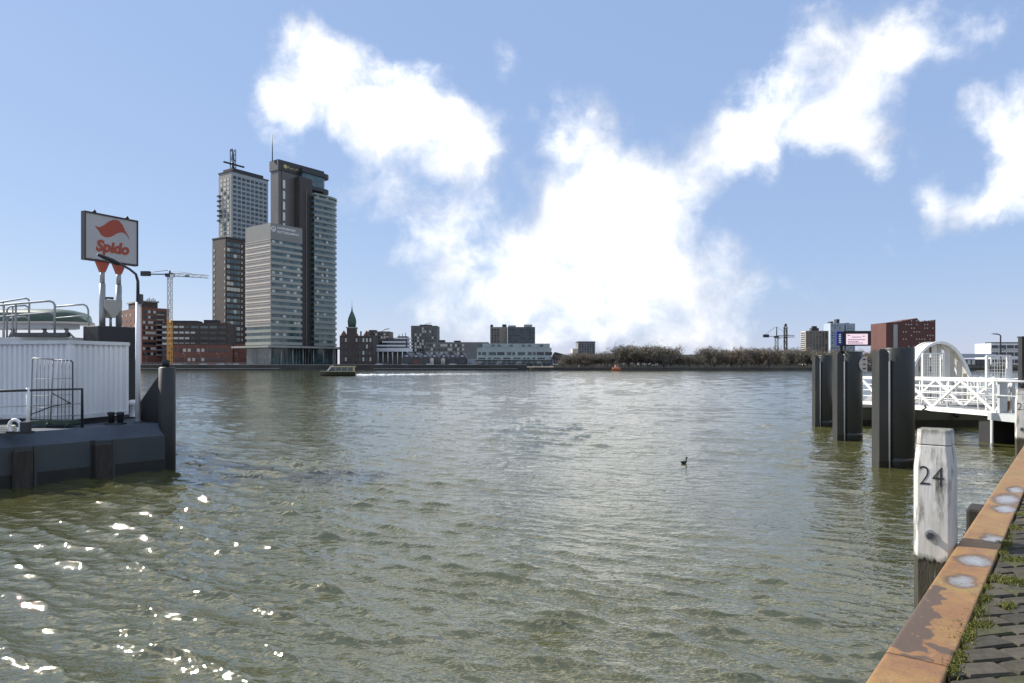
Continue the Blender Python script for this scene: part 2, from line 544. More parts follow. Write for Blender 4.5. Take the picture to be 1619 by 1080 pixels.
def windows(root, face, L, D, cols, z0, z1, rows, w, h, mats, x0=.6, x1=None, seed=1, skip=0.0, name='window'):
    """rows x cols of windows on face 'f' (y=0) or 'l' (x=0) or 'r' (x=L)"""
    rr = random.Random(seed)
    span = L if face == 'f' else D
    x1 = span - x0 if x1 is None else x1
    for i in range(cols):
        p = x0 + (x1 - x0) * (i + .5) / cols
        for j in range(rows):
            if rr.random() < skip: continue
            z = z0 + (z1 - z0) * (j + .5) / rows - h / 2
            me = pane_mesh(w, h, rr.choice(mats))
            if face == 'f': inst(name, me, root, (p, 0, z))
            elif face == 'l': inst(name, me, root, (0, p, z), (0, 0, R(-90)))
            else: inst(name, me, root, (L, p, z), (0, 0, R(90)))
def roofbox(root, W, D, H, spec, m):
    for (a, b, c, d, h) in spec:
        MB().box(W * a, W * b, D * c, D * d, H, H + h).build('roof_plant', m, root)
def parapet(root, W, D, H, m, h=.8, t=.4):
    mb = MB()
    mb.box(-.15, W + .15, -.15, t, H, H + h); mb.box(-.15, W + .15, D - t, D + .15, H, H + h)
    mb.box(-.15, t, t, D - t, H, H + h); mb.box(W - t, W + .15, t, D - t, H, H + h)
    mb.build('parapet', m, root)

# --- office tower group (three volumes on a podium)
A53 = math.degrees(math.atan2(.8, .6))
oc = P(440, 0, 408)
wpc = empty('office_tower', (oc.x, oc.y, BZ - .35), R(A53),
            'tall grey teal glass office tower with curved wing and banded lower block', 'tower')
zb = BZ - .35
M_slab = mat('dark_bronze_panel', (.125, .112, .098), .35, var=.12, scale=.12)
M_wing = mat('pale_teal_panel', (.24, .26, .225), .32, var=.1, scale=.2)
z_can = 12.2
# front block
fs0, fs1, ft0, ft1 = -10.4, 11.3, -7.8, 18.0
ztop = zat(352, 395) - zb
zsol = zat(378, 395) - zb
MB().box(fs0 + .5, fs1 - .5, ft0 + .5, ft1 - .5, 0, ztop - .3).build('core_wall', M_glass2, wpc)
MB().box(fs0, fs1, ft0, ft1, zsol, ztop).build('parapet_block', mat('parapet_panel', (.23, .225, .205), .5, var=.08, scale=.2), wpc)
nfl = 17
fh = (zsol - z_can) / nfl
def slope_ring(poly_out, poly_in, z0, z1, m):
    n = len(poly_out); mbb = MB()
    vs = [(x, y, z0) for x, y in poly_in] + [(x, y, z0 + (z1 - z0) * .12) for x, y in poly_out] + [(x, y, z1) for x, y in poly_out] + [(x, y, z1) for x, y in poly_in]
    fsx = []
    for k in range(3):
        for i in range(n):
            j = (i + 1) % n
            fsx.append((k * n + i, k * n + j, (k + 1) * n + j, (k + 1) * n + i))
    mbb.add(vs, fsx)
    return mbb.mesh('spandrel', m)
rect_o = [(fs0, ft0), (fs1, ft0), (fs1, ft1), (fs0, ft1)]
rect_i = [(fs0 + .55, ft0 + .55), (fs1 - .55, ft0 + .55), (fs1 - .55, ft1 - .55), (fs0 + .55, ft1 - .55)]
sp = slope_ring(rect_o, rect_i, 0, fh * .52, mat('pale_spandrel', (.31, .32, .275), .35, var=.12, scale=.15))
for i in range(nfl):
    inst('spandrel', sp, wpc, (0, 0, z_can + i * fh))
    # louvre blades on the sunny side
    rr = random.Random(i)
    for k in range(8):       # blinds and bays on the river side
        if rr.random() < .62:
            w = (fs1 - fs0 - 2) / 8
            inst('window', pane_mesh(w * .8, fh * .4, rr.choice([M_glass, M_glass2, M_glass, M_blind]), .05), wpc, (fs0 + 1 + w * (k + .5), ft0 + .5, z_can + i * fh + fh * .54))
blade = MB().box(-.35, 0, 0, ft1 - ft0, -.12, .12).mesh('louvre', M_cream)
for i in range(3, nfl):
    inst('louvre', blade, wpc, (fs0 - .02, ft0, z_can + i * fh + fh * .62))
    inst('louvre', blade, wpc, (fs0 - .02, ft0, z_can + i * fh + fh * .97))
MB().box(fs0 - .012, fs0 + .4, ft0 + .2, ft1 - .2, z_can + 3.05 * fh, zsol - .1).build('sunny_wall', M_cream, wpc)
# tall slab
sh = zat(252, 408) - zb
MB().box(0, 33, 0, 7.8, 0, sh - 3.2).build('slab_wall', M_slab, wpc)
MB().prism([(-.5, -.6), (33, -.6), (33.4, 8.3), (-.5, 8.3)], sh - 6.2, sh).build('roof_band', mat('dark_crown', (.035, .036, .036), .5, var=.15), wpc)
# stair glazing slot up the slab
slotz0 = zat(352, 400) - zb
for k in range(5):
    z = slotz0 - 3 + k * (sh - 7 - slotz0) / 5
    inst('window', pane_mesh(1.5, (sh - 7 - slotz0) / 5 - 1.6, mat('bright_slot', (.72, .72, .66), .4)), wpc, (3.9, -.02, z))
MB().box(2.2, 2.9, -.5, .02, slotz0 - 4, sh - 6.5).build('fin', M_slab, wpc)
MB().box(13.5, 19.0, -2.4, .2, 0, zat(285, 418) - zb).build('lift_shaft', M_bluegrey, wpc)
# round balconies near the top
def stadium(s0, s1, t0, t1, n=14):
    r = (t1 - t0) / 2; tm = (t0 + t1) / 2
    return [(s0, t0)] + [(s1 - r + r * math.sin(math.pi * k / n), tm - r * math.cos(math.pi * k / n)) for k in range(n + 1)] + [(s0, t1)]
za, zb2 = zat(277, 425) - zb, zat(298, 425) - zb
MB().prism(stadium(14, 36.6, -4.0, 7.0), za, za + 2.4).build('balcony_roof', MATS['dark_crown'], wpc)
MB().prism(stadium(14, 36.6, -4.0, 7.0), zb2 - 1.2, zb2 + 1.0).build('balcony_floor', MATS['dark_crown'], wpc)
MB().prism(stadium(15, 33.6, -3.0, 5.5), zb2 + 1.0, za).build('lounge_glazing', M_glass2, wpc)
# recessed core
MB().box(11.3, 20.5, -5.2, -.02, 0, zat(283, 420) - zb).build('recess_wall', mat('recess_brown', (.055, .047, .042), .6, var=.2), wpc)
MB().box(15.6, 16.2, -5.6, -5.2, 0, zat(300, 420) - zb).build('fin', M_slab, wpc)
# curved wing
def curve(off):
    pts = []
    for k in range(25):
        a = -math.pi / 2 + math.pi * k / 24 * .96
        pts.append((27 + (14.0 - off) * math.copysign(abs(math.cos(a)) ** .75, math.cos(a)), .5 + (9.3 - off) * math.copysign(abs(math.sin(a)) ** .8, math.sin(a))))
    return [(19.5, -8.8 + off)] + pts + [(19.5, 8 - off)]
wz = zat(307, 420) - zb
nw = 27
wh = (wz - z_can) / nw
MB().prism(curve(.6), 0, wz - .5, smooth=False).build('wing_wall', M_glass2, wpc)
sp2 = slope_ring(curve(0), curve(.65), 0, wh * .5, M_wing)
for i in range(nw):
    inst('spandrel', sp2, wpc, (0, 0, z_can + i * wh))
    rr = random.Random(50 + i)
    for k in range(6):
        if rr.random() < .45:
            inst('window', pane_mesh(1.5, wh * .42, rr.choice([M_glass, M_pane, M_blind, M_glass]), .06), wpc, (20.6 + k * 1.75, -8.16, z_can + i * wh + wh * .55))
MB().prism(curve(-.2), wz - .6, wz + .5).build('wing_roof', M_wing, wpc)
# podium: canopy, glazed lobby, columns
MB().prism([(-16, -14), (12, -14.5), (49, -12), (49, 10), (-16, 24)], z_can - 1.6, z_can - .5).build('canopy', M_greyp, wpc)
MB().prism([(-9, -6.6), (12, -7), (40, -5), (40, 8), (-9, 17)], 0, z_can - 1.6).build('lobby_glazing', mat('lobby_glass', (.03, .04, .042), .15, var=.5, scale=.5), wpc)
cm_ = MB().tube([(0, 0, 0), (0, 0, z_can - 1.6)], .35, 8).mesh('column', M_greyp)
for k in range(9):
    inst('column', cm_, wpc, (-13 + k * 7.4, -11.5, 0))
mbm = MB()
for k in range(22):
    x = -8 + k * 2.2
    mbm.box(x, x + .25, -7.35 if x < 12 else -7.35 + (x - 12) * .07, -6.9 if x < 12 else -6.9 + (x - 12) * .07, 0, z_can - 1.6)
mbm.build('lobby_mullions', M_greyp, wpc)
mast = P(432.5, 0, 410)
MB().tube([(-1.0, 4.5, sh - .5), (-1.0, 4.5, sh + 8), (-1.0, 4.5, zat(213, 411) - zb)], [.32, .25, .14], 6).build('antenna_mast', M_dark, wpc)
M_gold = mat('gold_letters', (.55, .42, .16), .4, var=.1)
inst('lettering', text_mesh('Port of Rotterdam', 2.5, M_gold, extrude=.08), wpc, (15.2, -.7, sh - 4.4), (R(90), 0, 0))
MB().tube([(4.4, -.72, sh - 3.4), (4.4, -.6, sh - 3.4)], 1.2, 12).build('logo', M_gold, wpc)
# sign on the front block: ring logo and two short lines of lettering
M_sgn = mat('white_letters', (.85, .86, .85), .5, var=.03)
mbl = MB()
for k in range(20):
    a0, a1 = 2 * math.pi * k / 20, 2 * math.pi * (k + 1) / 20
    mbl.add([(1.9 + r * math.cos(a), ft0 - .12, ztop - 3.3 + r * math.sin(a)) for r, a in ((1.15, a0), (1.15, a1), (1.6, a1), (1.6, a0))], [(0, 1, 2, 3)])
mbl.v = [(x + fs0, y, z) for x, y, z in mbl.v]
mbl.box(fs0 + 1.4, fs0 + 2.5, ft0 - .13, ft0 - .02, ztop - 3.9, ztop - 3.2)
mbl.build('logo', M_sgn, wpc)
inst('lettering', text_mesh('HAVENBEDRIJF', 1.9, M_sgn, extrude=.05, offset=.02, align='LEFT'), wpc, (fs0 + 4.3, ft0 - .1, ztop - 2.9), (R(90), 0, 0))
inst('lettering', text_mesh('ROTTERDAM N.V.', 1.9, M_sgn, extrude=.05, offset=.02, align='LEFT'), wpc, (fs0 + 4.3, ft0 - .1, ztop - 5.2), (R(90), 0, 0))

# --- residential tower behind
u = (.55, .835); A = math.degrees(math.atan2(u[1], u[0])); v = (-u[1], u[0])
Yc = 470
W = solve(366, Yc, u, 424); D = solve(366, Yc, v, 346)
c = P(366, 0, Yc)
H = zat(271, Yc) - zb
mv = empty('residential_tower', (c.x, c.y, zb), R(A), 'slender blue grey tower with window grid above a dark brown lower block', 'tower')
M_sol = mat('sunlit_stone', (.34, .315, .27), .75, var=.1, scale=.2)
MB().box(0, W, 0, D, 0, H).build('wall', M_bluegrey, mv)
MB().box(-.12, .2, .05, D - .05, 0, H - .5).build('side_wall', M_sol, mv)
hz0 = zat(377, 470) - zb
windows(mv, 'f', W, D, 8, hz0 - 4, H - 2, 15, 2.5, 1.9, [M_glass, M_glass, M_pane], x0=.8, seed=4)
for i in range(3):
    for j in range(15):
        inst('window', pane_mesh(1.9 if i != 1 else 2.6, 2.0, random.Random(i * 31 + j).choice([M_blind, M_blind, M_glass])), mv, (-.12, 1.5 + (D - 3) * (i + .5) / 3, hz0 - 3 + (H - hz0) * j / 15), (0, 0, R(-90)))
balc = MB().box(-1.2, 0, D - 2.5, D + .6, 0, 1.1).mesh('balcony', M_dark)
for j in range(6):
    inst('balcony', balc, mv, (0, 0, H - 16 - j * 3.4))
MB().box(-.4, W + .4, -.4, D + .4, H, H + .8).build('roof_edge', M_roofd, mv)
MB().prism([(2, 1.5), (W * .9, 1.5), (W * .9, D - 2), (2, D - 2)], H + .8, H + 3.2).build('roof_plant', M_roofd, mv)
mbt = MB()
mx_, my_ = W * .14, D * .3
lattice(mbt, (mx_, my_, H + 3), (mx_, my_, H + 17), 2.6, 2.2, .28)
mbt.tube([(mx_ - 6.2, my_ + 2, H + 7.2), (mx_ + 7.5, my_ - 2, H + 6.0)], .65, 6)
for sx in (-1, 1):
    mbt.tube([(mx_ + sx * 1.5, my_, H + 9), (mx_ - sx * .4, my_, H + 13), (mx_ + sx * 1.5, my_, H + 17)], .3, 5)
mbt.tube([(mx_, my_, H + 2), (mx_, my_, H + 8)], .9, 6)
mbt.build('roof_mast', M_dark, mv)
# its lower block
Yl = 452
W2 = solve(357, Yl, u, 392); D2 = solve(357, Yl, v, 336)
c = P(357, 0, Yl)
H2 = zat(376, Yl) - zb
lb = empty('apartment_block', (c.x, c.y, zb), R(A), 'tall brown block with teal window columns below the blue grey tower', 'building')
MB().box(0, W2, 0, D2, 0, H2).build('wall', M_brickd, lb)
MB().box(-.15, .2, .05, D2 - .05, 0, H2 - .4).build('side_wall', M_brown, lb)
windows(lb, 'f', W2, D2, 4, 8, H2 - 2, 20, 2.3, 2.3, [M_glass2, M_glass2, M_blind, M_glass], x0=.6, x1=W2 * .64, seed=6)
windows(lb, 'f', W2, D2, 1, 8, H2 - 2, 20, .9, 1.6, [M_blind], x0=W2 * .66, x1=W2 * .78, seed=6)
for j in range(16):
    inst('window', pane_mesh(1.3, 1.9, M_blind), lb, (-.15, D2 - 2.2, 12 + (H2 - 16) * j / 16), (0, 0, R(-90)))
    inst('window', pane_mesh(.8, 1.6, M_blind), lb, (-.15, .9, 12 + (H2 - 16) * j / 16), (0, 0, R(-90)))
MB().box(-.3, W2 + .3, -.3, D2 + .3, H2, H2 + .9).build('roof_edge', M_roofd, lb)
MB().box(0.5, W2 + 3, -8, -.1, 0, 14.5).build('podium', M_brick, lb)

# --- brick blocks at the left
b, W, D, H = bldg('brick_building', 'stepped red brick apartment block with balconies beside yellow crane', 'building', 224, 440, 268, 486, M_brick, ang=46, px_l=190)
MB().box(W * .0, W * .58, .5, D * .6, H, H + 3.6).build('roof_storey', M_brickd, b)
MB().box(-.5, W * .62, -.2, D * .65, H + 3.6, H + 4.5).build('roof_edge', M_conc, b)
for k in range(5):
    MB().tube([(W * (.25 + .07 * k), 3, H + 4.5), (W * (.25 + .07 * k), 3, H + 6 + (k % 2) * .8)], .3, 6).build('chimney', M_dark, b)
windows(b, 'f', W, D, 5, 6, H - 1, 9, 1.5, 1.7, [M_pane, M_blind, M_pane], seed=2, x1=W * .5)
bal = MB().box(0, 4.2, -1.4, .1, 0, 1.0).mesh('balcony', M_conc)
for j in range(9):
    inst('balcony', bal, b, (W * .52, 0, 6.5 + j * (H - 8) / 9))
    inst('window', pane_mesh(3.4, 1.6, M_pane), b, (W * .52 + 2.1, 0, 7.7 + j * (H - 8) / 9))
windows(b, 'f', W, D, 3, 6, H - 1, 9, 1.3, 1.6, [M_pane, M_blind], seed=12, x0=W * .72, x1=W * .98)
windows(b, 'l', W, D, 5, 6, H - 2, 8, 1.5, 1.6, [M_pane, M_pane, M_blind], seed=3)
b, W, D, H = bldg('office_building', 'long dark brick office block with ribbon windows below the crane jib', 'building', 256, 432, 360, 510, M_brickd, ang=8, depth=22)
windows(b, 'f', W, D, 7, 5, H - 1, 6, 4.6, 1.5, [M_pane, M_pane, M_glass2, M_pane], seed=8)
for j, n in ((2, 6), (3, 5), (4, 6), (5, 4)):
    for k in range(n):
        inst('window', pane_mesh(2.6, 1.3, M_blind), b, (W * .04 + k * 3.4, -.1, 5 + (H - 6) * (j + .5) / 6 - .6))
roofbox(b, W, D, H, [(.1, .5, .2, .7, 1.6), (.6, .8, .2, .6, 2.2)], M_roofd)
b, W, D, H = bldg('brick_building', 'low red brick block with pale doors at foot of dark office', 'building', 272, 420, 362, 545, M_brick, ang=8, depth=9)
windows(b, 'f', W, D, 12, 1, H - .5, 2, 1.6, 2.0, [M_pane, M_pane, M_blind], seed=9)
parapet(b, W, D, H, M_brickd)

# --- tower crane
def crane(name, label, px, Y, top, base, jl, jr, mats, w=2.0, boost=2.5, tilt=0.0):
    c = P(px, 0, Y)
    z0 = BZ - .35
    t = empty(name, (c.x, c.y, z0), 0, label, 'crane', 'tower cranes on the far bank')
    zt = zat(top, Y) - z0
    zm = zat(base, Y) - z0
    mb1 = MB(); lattice(mb1, (0, 0, 0), (0, 0, zm), w, 2.6, .22); mb1.build('lower_mast', mats[0], t)
    mb1 = MB(); lattice(mb1, (0, 0, zm), (0, 0, zt - 1), w, 2.6, .2); mb1.build('upper_mast', mats[1], t)
    xl = (jl - px) / F * Y; xr = (jr - px) / F * Y
    mb1 = MB(); lattice(mb1, (1, 0, zt), (xr, -6, zt + tilt * xr), 1.7, 2.6, .18); mb1.build('jib', mats[1], t)
    mb1 = MB(); mb1.box(xl, 0, -.9, .9, zt - .1, zt + .35); mb1.tube([(xl, 0, zt + .6), (-1, 0, zt + boost)], .15, 5); mb1.build('counter_jib', M_dark, t)
    MB().box(xl - .2, xl + 5, -1.1, 1.1, zt - .9, zt + 1.9).build('counterweight', M_dark, t)
    mb1 = MB().box(-2.2, 2.2, -1.5, 1.5, zt - 1.4, zt + .5); mb1.tube([(0, 0, zt), (0, 0, zt + boost)], .5, 6); mb1.build('slewing_unit', M_dark, t)
    MB().box(1.4, 3.2, -2.6, -1, zt - 2.2, zt - .2).build('cab', M_white, t)
    MB().tube([(0, 0, zt + boost), (xr * .7, -4, zt + .9 + tilt * xr * .7)], .1, 4).build('tie_bar', M_dark, t)
    MB().box(xr * .42, xr * .42 + 2, -3.4, -1.8, zt - 1.8, zt - .9).build('trolley', M_dark, t)
    return t
crane('tower_crane', 'tower crane with orange lower mast in front of brick blocks', 268.5, 409, 434, 505, 224, 336, (M_yellow, M_greyp), tilt=-.08)
crane('tower_crane', 'small grey tower crane above the bare trees beside a slim mast', 1228, 640, 532, 545, 1207, 1252, (M_dark, M_dark), w=2.4, boost=9)
c = P(1242, 0, 640)
t = empty('radio_mast', (c.x, c.y, BZ - .35), 0, 'slim dark mast rising above the trees next to small crane', 'mast')
mb1 = MB(); lattice(mb1, (0, 0, 0), (0, 0, zat(516, 640) - BZ), 2.2, 3, .4); mb1.build('lattice_shaft', M_dark, t)
MB().lathe([(.6, 0), (1.3, .8), (1.3, 2.4), (.4, 3)], 10, (0, 0, zat(516, 640) - BZ)).build('mast_head', M_dark, t)

# --- hotel with green cupola
b, W, D, H = bldg('old_hotel', 'old dark brick hotel with green copper cupola beside the office tower', 'building', 537, 404, 590, 531, M_brickd, ang=4, depth=16)
windows(b, 'f', W, D, 9, 2, H - .6, 4, 1.0, 2.2, [M_pane, M_blind, M_pane], seed=5)
MB().prism([(-.4, 0), (W + .4, 0), (W + .4, H * .0 + 2.2), (-.4, 2.2)], 0, .1, Matrix.Translation((0, 0, H))).build('cornice', M_conc, b)
tx = (555.5 - 537) / 53 * W
MB().box(tx - 2.6, tx + 2.6, -.6, 5, 0, H + 4.5).build('clock_tower', M_brickd, b)
MB().box(tx - 3, tx + 3, -1, 5.4, H + 4.5, H + 5.2).build('tower_cornice', M_conc, b)
MB().lathe([(2.2, 0), (2.5, 2.4), (2.6, 3.4), (2.2, 5.5), (1.2, 8), (.5, 9.6), (.12, 12.5), (.05, 16)], 12, (tx, 2.2, H + 5.2)).build('cupola', M_copper, b)
for k in (0.02, .36, .7):
    MB().prism([(0, 0), (W * .2, 0), (W * .1, 3.2)], -2, 0, Matrix.Translation((W * k, 0, H)) @ Matrix.Rotation(R(90), 4, 'X')).build('gable', M_brick, b)
    MB().box(W * (k + .22), W * (k + .26), 4, 5, H, H + 3).build('chimney', M_brickd, b)

# --- blocks behind, mid picture
b, W, D, H = bldg('flat_block', 'mid rise grey flat block with dark roof behind the old hotel', 'building', 578, 520, 616, 524, M_brown, depth=16)
windows(b, 'f', W, D, 8, 6, H - 1, 8, 1.4, 1.7, [M_pane, M_glass, M_blind], seed=14)
roofbox(b, W, D, H, [(.1, .4, .2, .5, 1.2)], M_roofd)
MB().tube([(W * .6, 4, H), (W * .78, 4, H + 1.8), (W * .95, 4, H + 2.2)], .3, 5).build('roof_mast', M_dark, b)
b, W, D, H = bldg('flat_block', 'tall square dark grey flat block with window grid behind long warehouse', 'building', 650, 500, 691, 515, mat('greybrown_wall', (.135, .13, .125), .8, var=.12, scale=.2), depth=18)
MB().box(-.1, .2, .1, D - .1, 0, H - .2).build('side_wall', M_brown, b)
windows(b, 'f', W, D, 10, 8, H - 1, 9, 1.2, 1.6, [M_pane, M_glass, M_pane, M_blind], seed=15)
windows(b, 'l', W, D, 4, 8, H - 1, 9, 1.4, 1.6, [M_pane, M_blind], seed=15)
roofbox(b, W, D, H, [(.3, .75, .2, .6, 1.0)], M_roofd)
MB().tube([(W * .3, 4, H), (W * .7, 4, H + 2.2), (W * .75, 4, H + 2.0)], .22, 5).build('roof_mast', M_galv, b)
# white terraced building
b, W, D, H = bldg('terraced_building', 'white building with stacked curved terraces beside the old hotel', 'building', 597, 430, 648, 556, M_brown, depth=16)
for k, (a, e, z, h) in enumerate([(0, 1, 0, 2.2), (.05, 1.0, 3.2, 1.0), (.25, .98, 5.6, .9), (.6, .97, 8.0, .8)]):
    MB().prism(stadium(W * a - 2, W * e + 1, -3 + k, 12), H + z, H + z + h).build('terrace', M_white, b)
    MB().box(W * a, W * e - 1.5, -1 + k, 10, H + z + h, H + z + h + (2.3 if k < 3 else 1.0)).build('glazing', M_pane, b)
for k in range(7):
    MB().tube([(W * (.04 + .15 * k), -2.5, 0), (W * (.04 + .15 * k), -2.5, H)], .3, 6).build('column', M_white, b)
for k in range(3):
    MB().tube([(W * (.65 + .1 * k), 2, H + 9), (W * (.65 + .1 * k), 2, H + 11 + k * .5)], .25, 5).build('chimney', M_greyp, b)
# long warehouse
b, W, D, H = bldg('warehouse', 'long low dark warehouse with gabled roof bays on far quay', 'building', 636, 402, 738, 566, mat('warehouse_wall', (.085, .08, .078), .8, var=.25, scale=.15), depth=26)
nb = 7
for k in range(nb):
    x = W * k / nb; w = W / nb
    MB().prism([(0, 0), (w, 0), (w * .5, 3.4)], -D, 0, Matrix.Translation((x, 0, H)) @ Matrix.Rotation(R(90), 4, 'X')).build('roof_bay', mat('slate_roof', (.085, .09, .105), .6, var=.15, scale=.3), b)
    inst('skylight', pane_mesh(w * .3, .8, M_blind), b, (x + w * .5, -.05, H + .7))
    inst('door', pane_mesh(w * .5, 3.6, [M_pane, M_brick, M_pane][k % 3]), b, (x + w * .5, 0, .3))
for k in (2, 4):
    MB().lathe([(1.2, 0), (1.2, 3.8), (.9, 4.3), (.2, 4.7)], 10, (W * (.3 + .085 * k), -3, 0)).build('storage_silo', M_cream, b)
b, W, D, H = bldg('office_building', 'long grey office range behind the gabled warehouse', 'building', 672, 470, 772, 541, mat('grey_range', (.19, .185, .175), .8, var=.15, scale=.1), depth=20)
windows(b, 'f', W, D, 16, 7, H - .8, 3, 1.5, 1.7, [M_pane, M_glass, M_blind], seed=18, x1=W * .62)
roofbox(b, W, D, H, [(.2, .3, .2, .5, 1.6), (.45, .55, .2, .5, 1.2)], M_roofd)
# pair
b, W, D, H = bldg('flat_block', 'beige end of paired high blocks above pale green office', 'building', 775, 480, 802, 517, mat('beige_wall', (.26, .23, .19), .8, var=.12, scale=.2), depth=16)
windows(b, 'f', W, D, 3, 8, H - 1, 9, 1.5, 1.6, [M_pane, M_brown, M_pane], seed=21, x1=W * .55)
roofbox(b, W, D, H, [(.0, .15, .2, .5, 1.8), (.7, .95, .2, .5, 2.0)], M_roofd)
b, W, D, H = bldg('flat_block', 'dark grey half of paired high blocks above pale green office', 'building', 802.6, 476, 846, 517, mat('slate_wall', (.075, .085, .09), .5, var=.12, scale=.2), depth=18)
windows(b, 'f', W, D, 9, 8, H - 1, 9, 1.5, 1.3, [M_pane, M_glass], seed=22)
roofbox(b, W, D, H, [(.02, .3, .2, .5, 1.3), (.6, .9, .2, .6, 1.9)], M_greyp)
# pale green office
M_pg = mat('pale_green_panel', (.36, .41, .39), .55, var=.08, scale=.15)
b, W, D, H = bldg('pale_office', 'pale green long office with window bands and glazed ground floor on quay', 'building', 754, 402, 872, 550, M_pg, depth=18)
rr = random.Random(3)
for r_ in range(3):
    z = H - 4.3 - r_ * 3.3
    x = .8
    while x < W - 3:
        w = rr.choice([1.6, 2.4, 4.2])
        inst('window', pane_mesh(w, 1.8, rr.choice([M_pane, M_pane, M_glass])), b, (x + w / 2, 0, z)); x += w + rr.choice([.7, 1.6])
MB().box(3, W * .98, 3, D - 2, H, H + 2.6).build('roof_storey', M_bluegrey, b)
windows(b, 'f', W, D, 12, H + .2, H + 2.4, 1, 2.0, 1.2, [M_glass2, M_glass, M_pg], seed=30)
MB().box(-.8, W + .5, -2.2, -.02, 3.6, 4.0).build('canopy', M_pg, b)
for k in range(15):
    inst('window', pane_mesh(W / 15 - .5, 3.0, M_glass2 if k % 4 else M_blind), b, (W * (k + .5) / 15, 0, .4))
MB().box(-5.5, -.02, -1, 12, 0, 4.2).build('annex', M_bluegrey, b)
b, W, D, H = bldg('blue_house', 'narrow blue grey house with pitched roof right of pale green office', 'building', 873, 398, 897, 568, mat('blue_render', (.16, .19, .23), .7, var=.1), depth=12)
MB().prism([(-.3, 0), (W + .3, 0), (W * .72, 3.0), (W * .2, 4.2)], -D, .2, Matrix.Translation((0, 0, H)) @ Matrix.Rotation(R(90), 4, 'X')).build('roof', M_roofd, b)
windows(b, 'f', W, D, 5, 0, H, 3, .9, 1.2, [M_pane, M_blind], seed=31)
b, W, D, H = bldg('flat_block', 'grey block with sunlit cream side wall standing behind the trees', 'building', 914, 560, 941, 541, mat('mid_grey_wall', (.17, .17, .18), .7, var=.1, scale=.2), depth=20)
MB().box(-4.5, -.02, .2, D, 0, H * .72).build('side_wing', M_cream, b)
MB().box(-.3, W + .3, -.3, D, H, H + .6).build('roof_edge', M_roofd, b)
windows(b, 'f', W, D, 6, 8, H - 1, 5, 1.2, 1.4, [M_glass, M_pane], seed=33)
b, W, D, H = bldg('low_shed', 'long low shed with pale roof edge behind the row of bare trees', 'building', 1040, 470, 1262, 562, mat('shed_wall', (.10, .115, .12), .8, var=.15, scale=.1), depth=24)
MB().box(-.5, W + .5, -.5, D, H, H + .6).build('roof_edge', M_greyp, b)
windows(b, 'f', W, D, 24, 3, H - .5, 1, 2.4, 1.6, [M_pane, M_glass], seed=34)
# right hand blocks
b, W, D, H = bldg('flat_block', 'brown flat block with sunlit balconied side behind steel piles', 'building', 1274, 620, 1310, 523, mat('tan_grey_wall', (.22, .20, .165), .8, var=.1, scale=.1), px_l=1266)
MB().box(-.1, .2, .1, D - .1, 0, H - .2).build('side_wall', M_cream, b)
windows(b, 'f', W, D, 7, 8, H - 1, 12, 1.9, 1.4, [M_pane, M_brown, M_glass], seed=36)
windows(b, 'l', W, D, 4, 8, H - 1, 12, 2.4, 1.2, [M_pane], seed=37)
roofbox(b, W, D, H, [(.3, .62, .2, .6, 2.6), (.36, .56, .3, .5, 4.4)], M_roofd)
for (a, e, top, lab) in ((1313, 1335, 511, 'taller pale blue slab block behind the display board'), (1338, 1352, 511.5, 'narrow pale blue slab block right of taller slab')):
    b, W, D, H = bldg('flat_block', lab, 'building', a, 650, e, top, mat('pale_blue_wall', (.33, .39, .45), .6, var=.07, scale=.1), depth=14)
    windows(b, 'f', W, D, 5 if e < 1336 else 3, 8, H - 1, 13, 1.6, 1.2, [M_bluegrey, M_glass2], seed=int(a))
    roofbox(b, W, D, H, [(.1, .3, .2, .6, 1.8), (.55, .75, .2, .6, 4.0)] if e < 1336 else [(.2, .5, .2, .6, .8)], M_roofd)
# red brick tower with stepped slanted roof
Yb = 560
c0, c1 = P(1401, 0, Yb), P(1479, 0, Yb)
Wb = c1.x - c0.x
zz = lambda py: zat(py, Yb) - (BZ - .35)
b = empty('red_tower', (c0.x, c0.y, BZ - .35), 0, 'dark red brick tower with stepped slanted roof and dotted windows', 'building')
fx = lambda px: (px - 1401) / 78.0 * Wb
prof = [(0, 0), (Wb, 0), (Wb, zz(505.5)), (fx(1454), zz(509)), (fx(1450), zz(503)), (fx(1416), zz(509.5)), (0, zz(510))]
MB().prism(prof, -24, 0, Matrix.Rotation(R(90), 4, 'X')).build('wall', mat('dark_red_brick', (.105, .045, .038), .85, var=.15, scale=.15), b)
MB().box(fx(1412.5), fx(1419), -.15, .3, 0, zz(513)).build('pale_slot', M_bluegrey, b)
rr = random.Random(9)
for i in range(13):
    for j in range(11):
        if rr.random() < .2: continue
        inst('window', pane_mesh(.75, .9, M_blind if rr.random() < .6 else M_pane), b, (fx(1424) + (Wb - fx(1426)) * i / 12.5, 0, 6 + j * 3.0))

# --- right edge background: white block, grey hall
b, W, D, H = bldg('white_block', 'white flat roofed block with dark window bands behind mesh gates', 'building', 1567, 400, 1640, 543, M_white, depth=14)
M_pn = M_pane
for j in range(3):
    for k in range(6):
        inst('window', pane_mesh(W / 6 - .5, 2.2, M_pn), b, (W * (k + .5) / 6, -.02, H - 3.2 - j * 4.2))
MB().box(-1.2, W, -1.2, -.03, H - 3.6, H - 3.1).build('canopy', M_white, b)
MB().box(2, W, 2, 8, H, H + .8).build('roof_storey', M_pane, b)
b, W, D, H = bldg('grey_hall', 'low grey hall with curved dark roof right of white arch', 'building', 1512, 330, 1566, 568, mat('hall_wall', (.07, .08, .09), .7, var=.2, scale=.2), depth=30)
MB().box(-3, W + 2, -1, 20, H + .9, H + 2.6).build('roof_deck', mat('pale_deck', (.38, .42, .46), .6, var=.08), b)
windows(b, 'f', W, D, 7, 1, H - .5, 1, 1.4, 2.2, [M_pane, M_blind], seed=40)
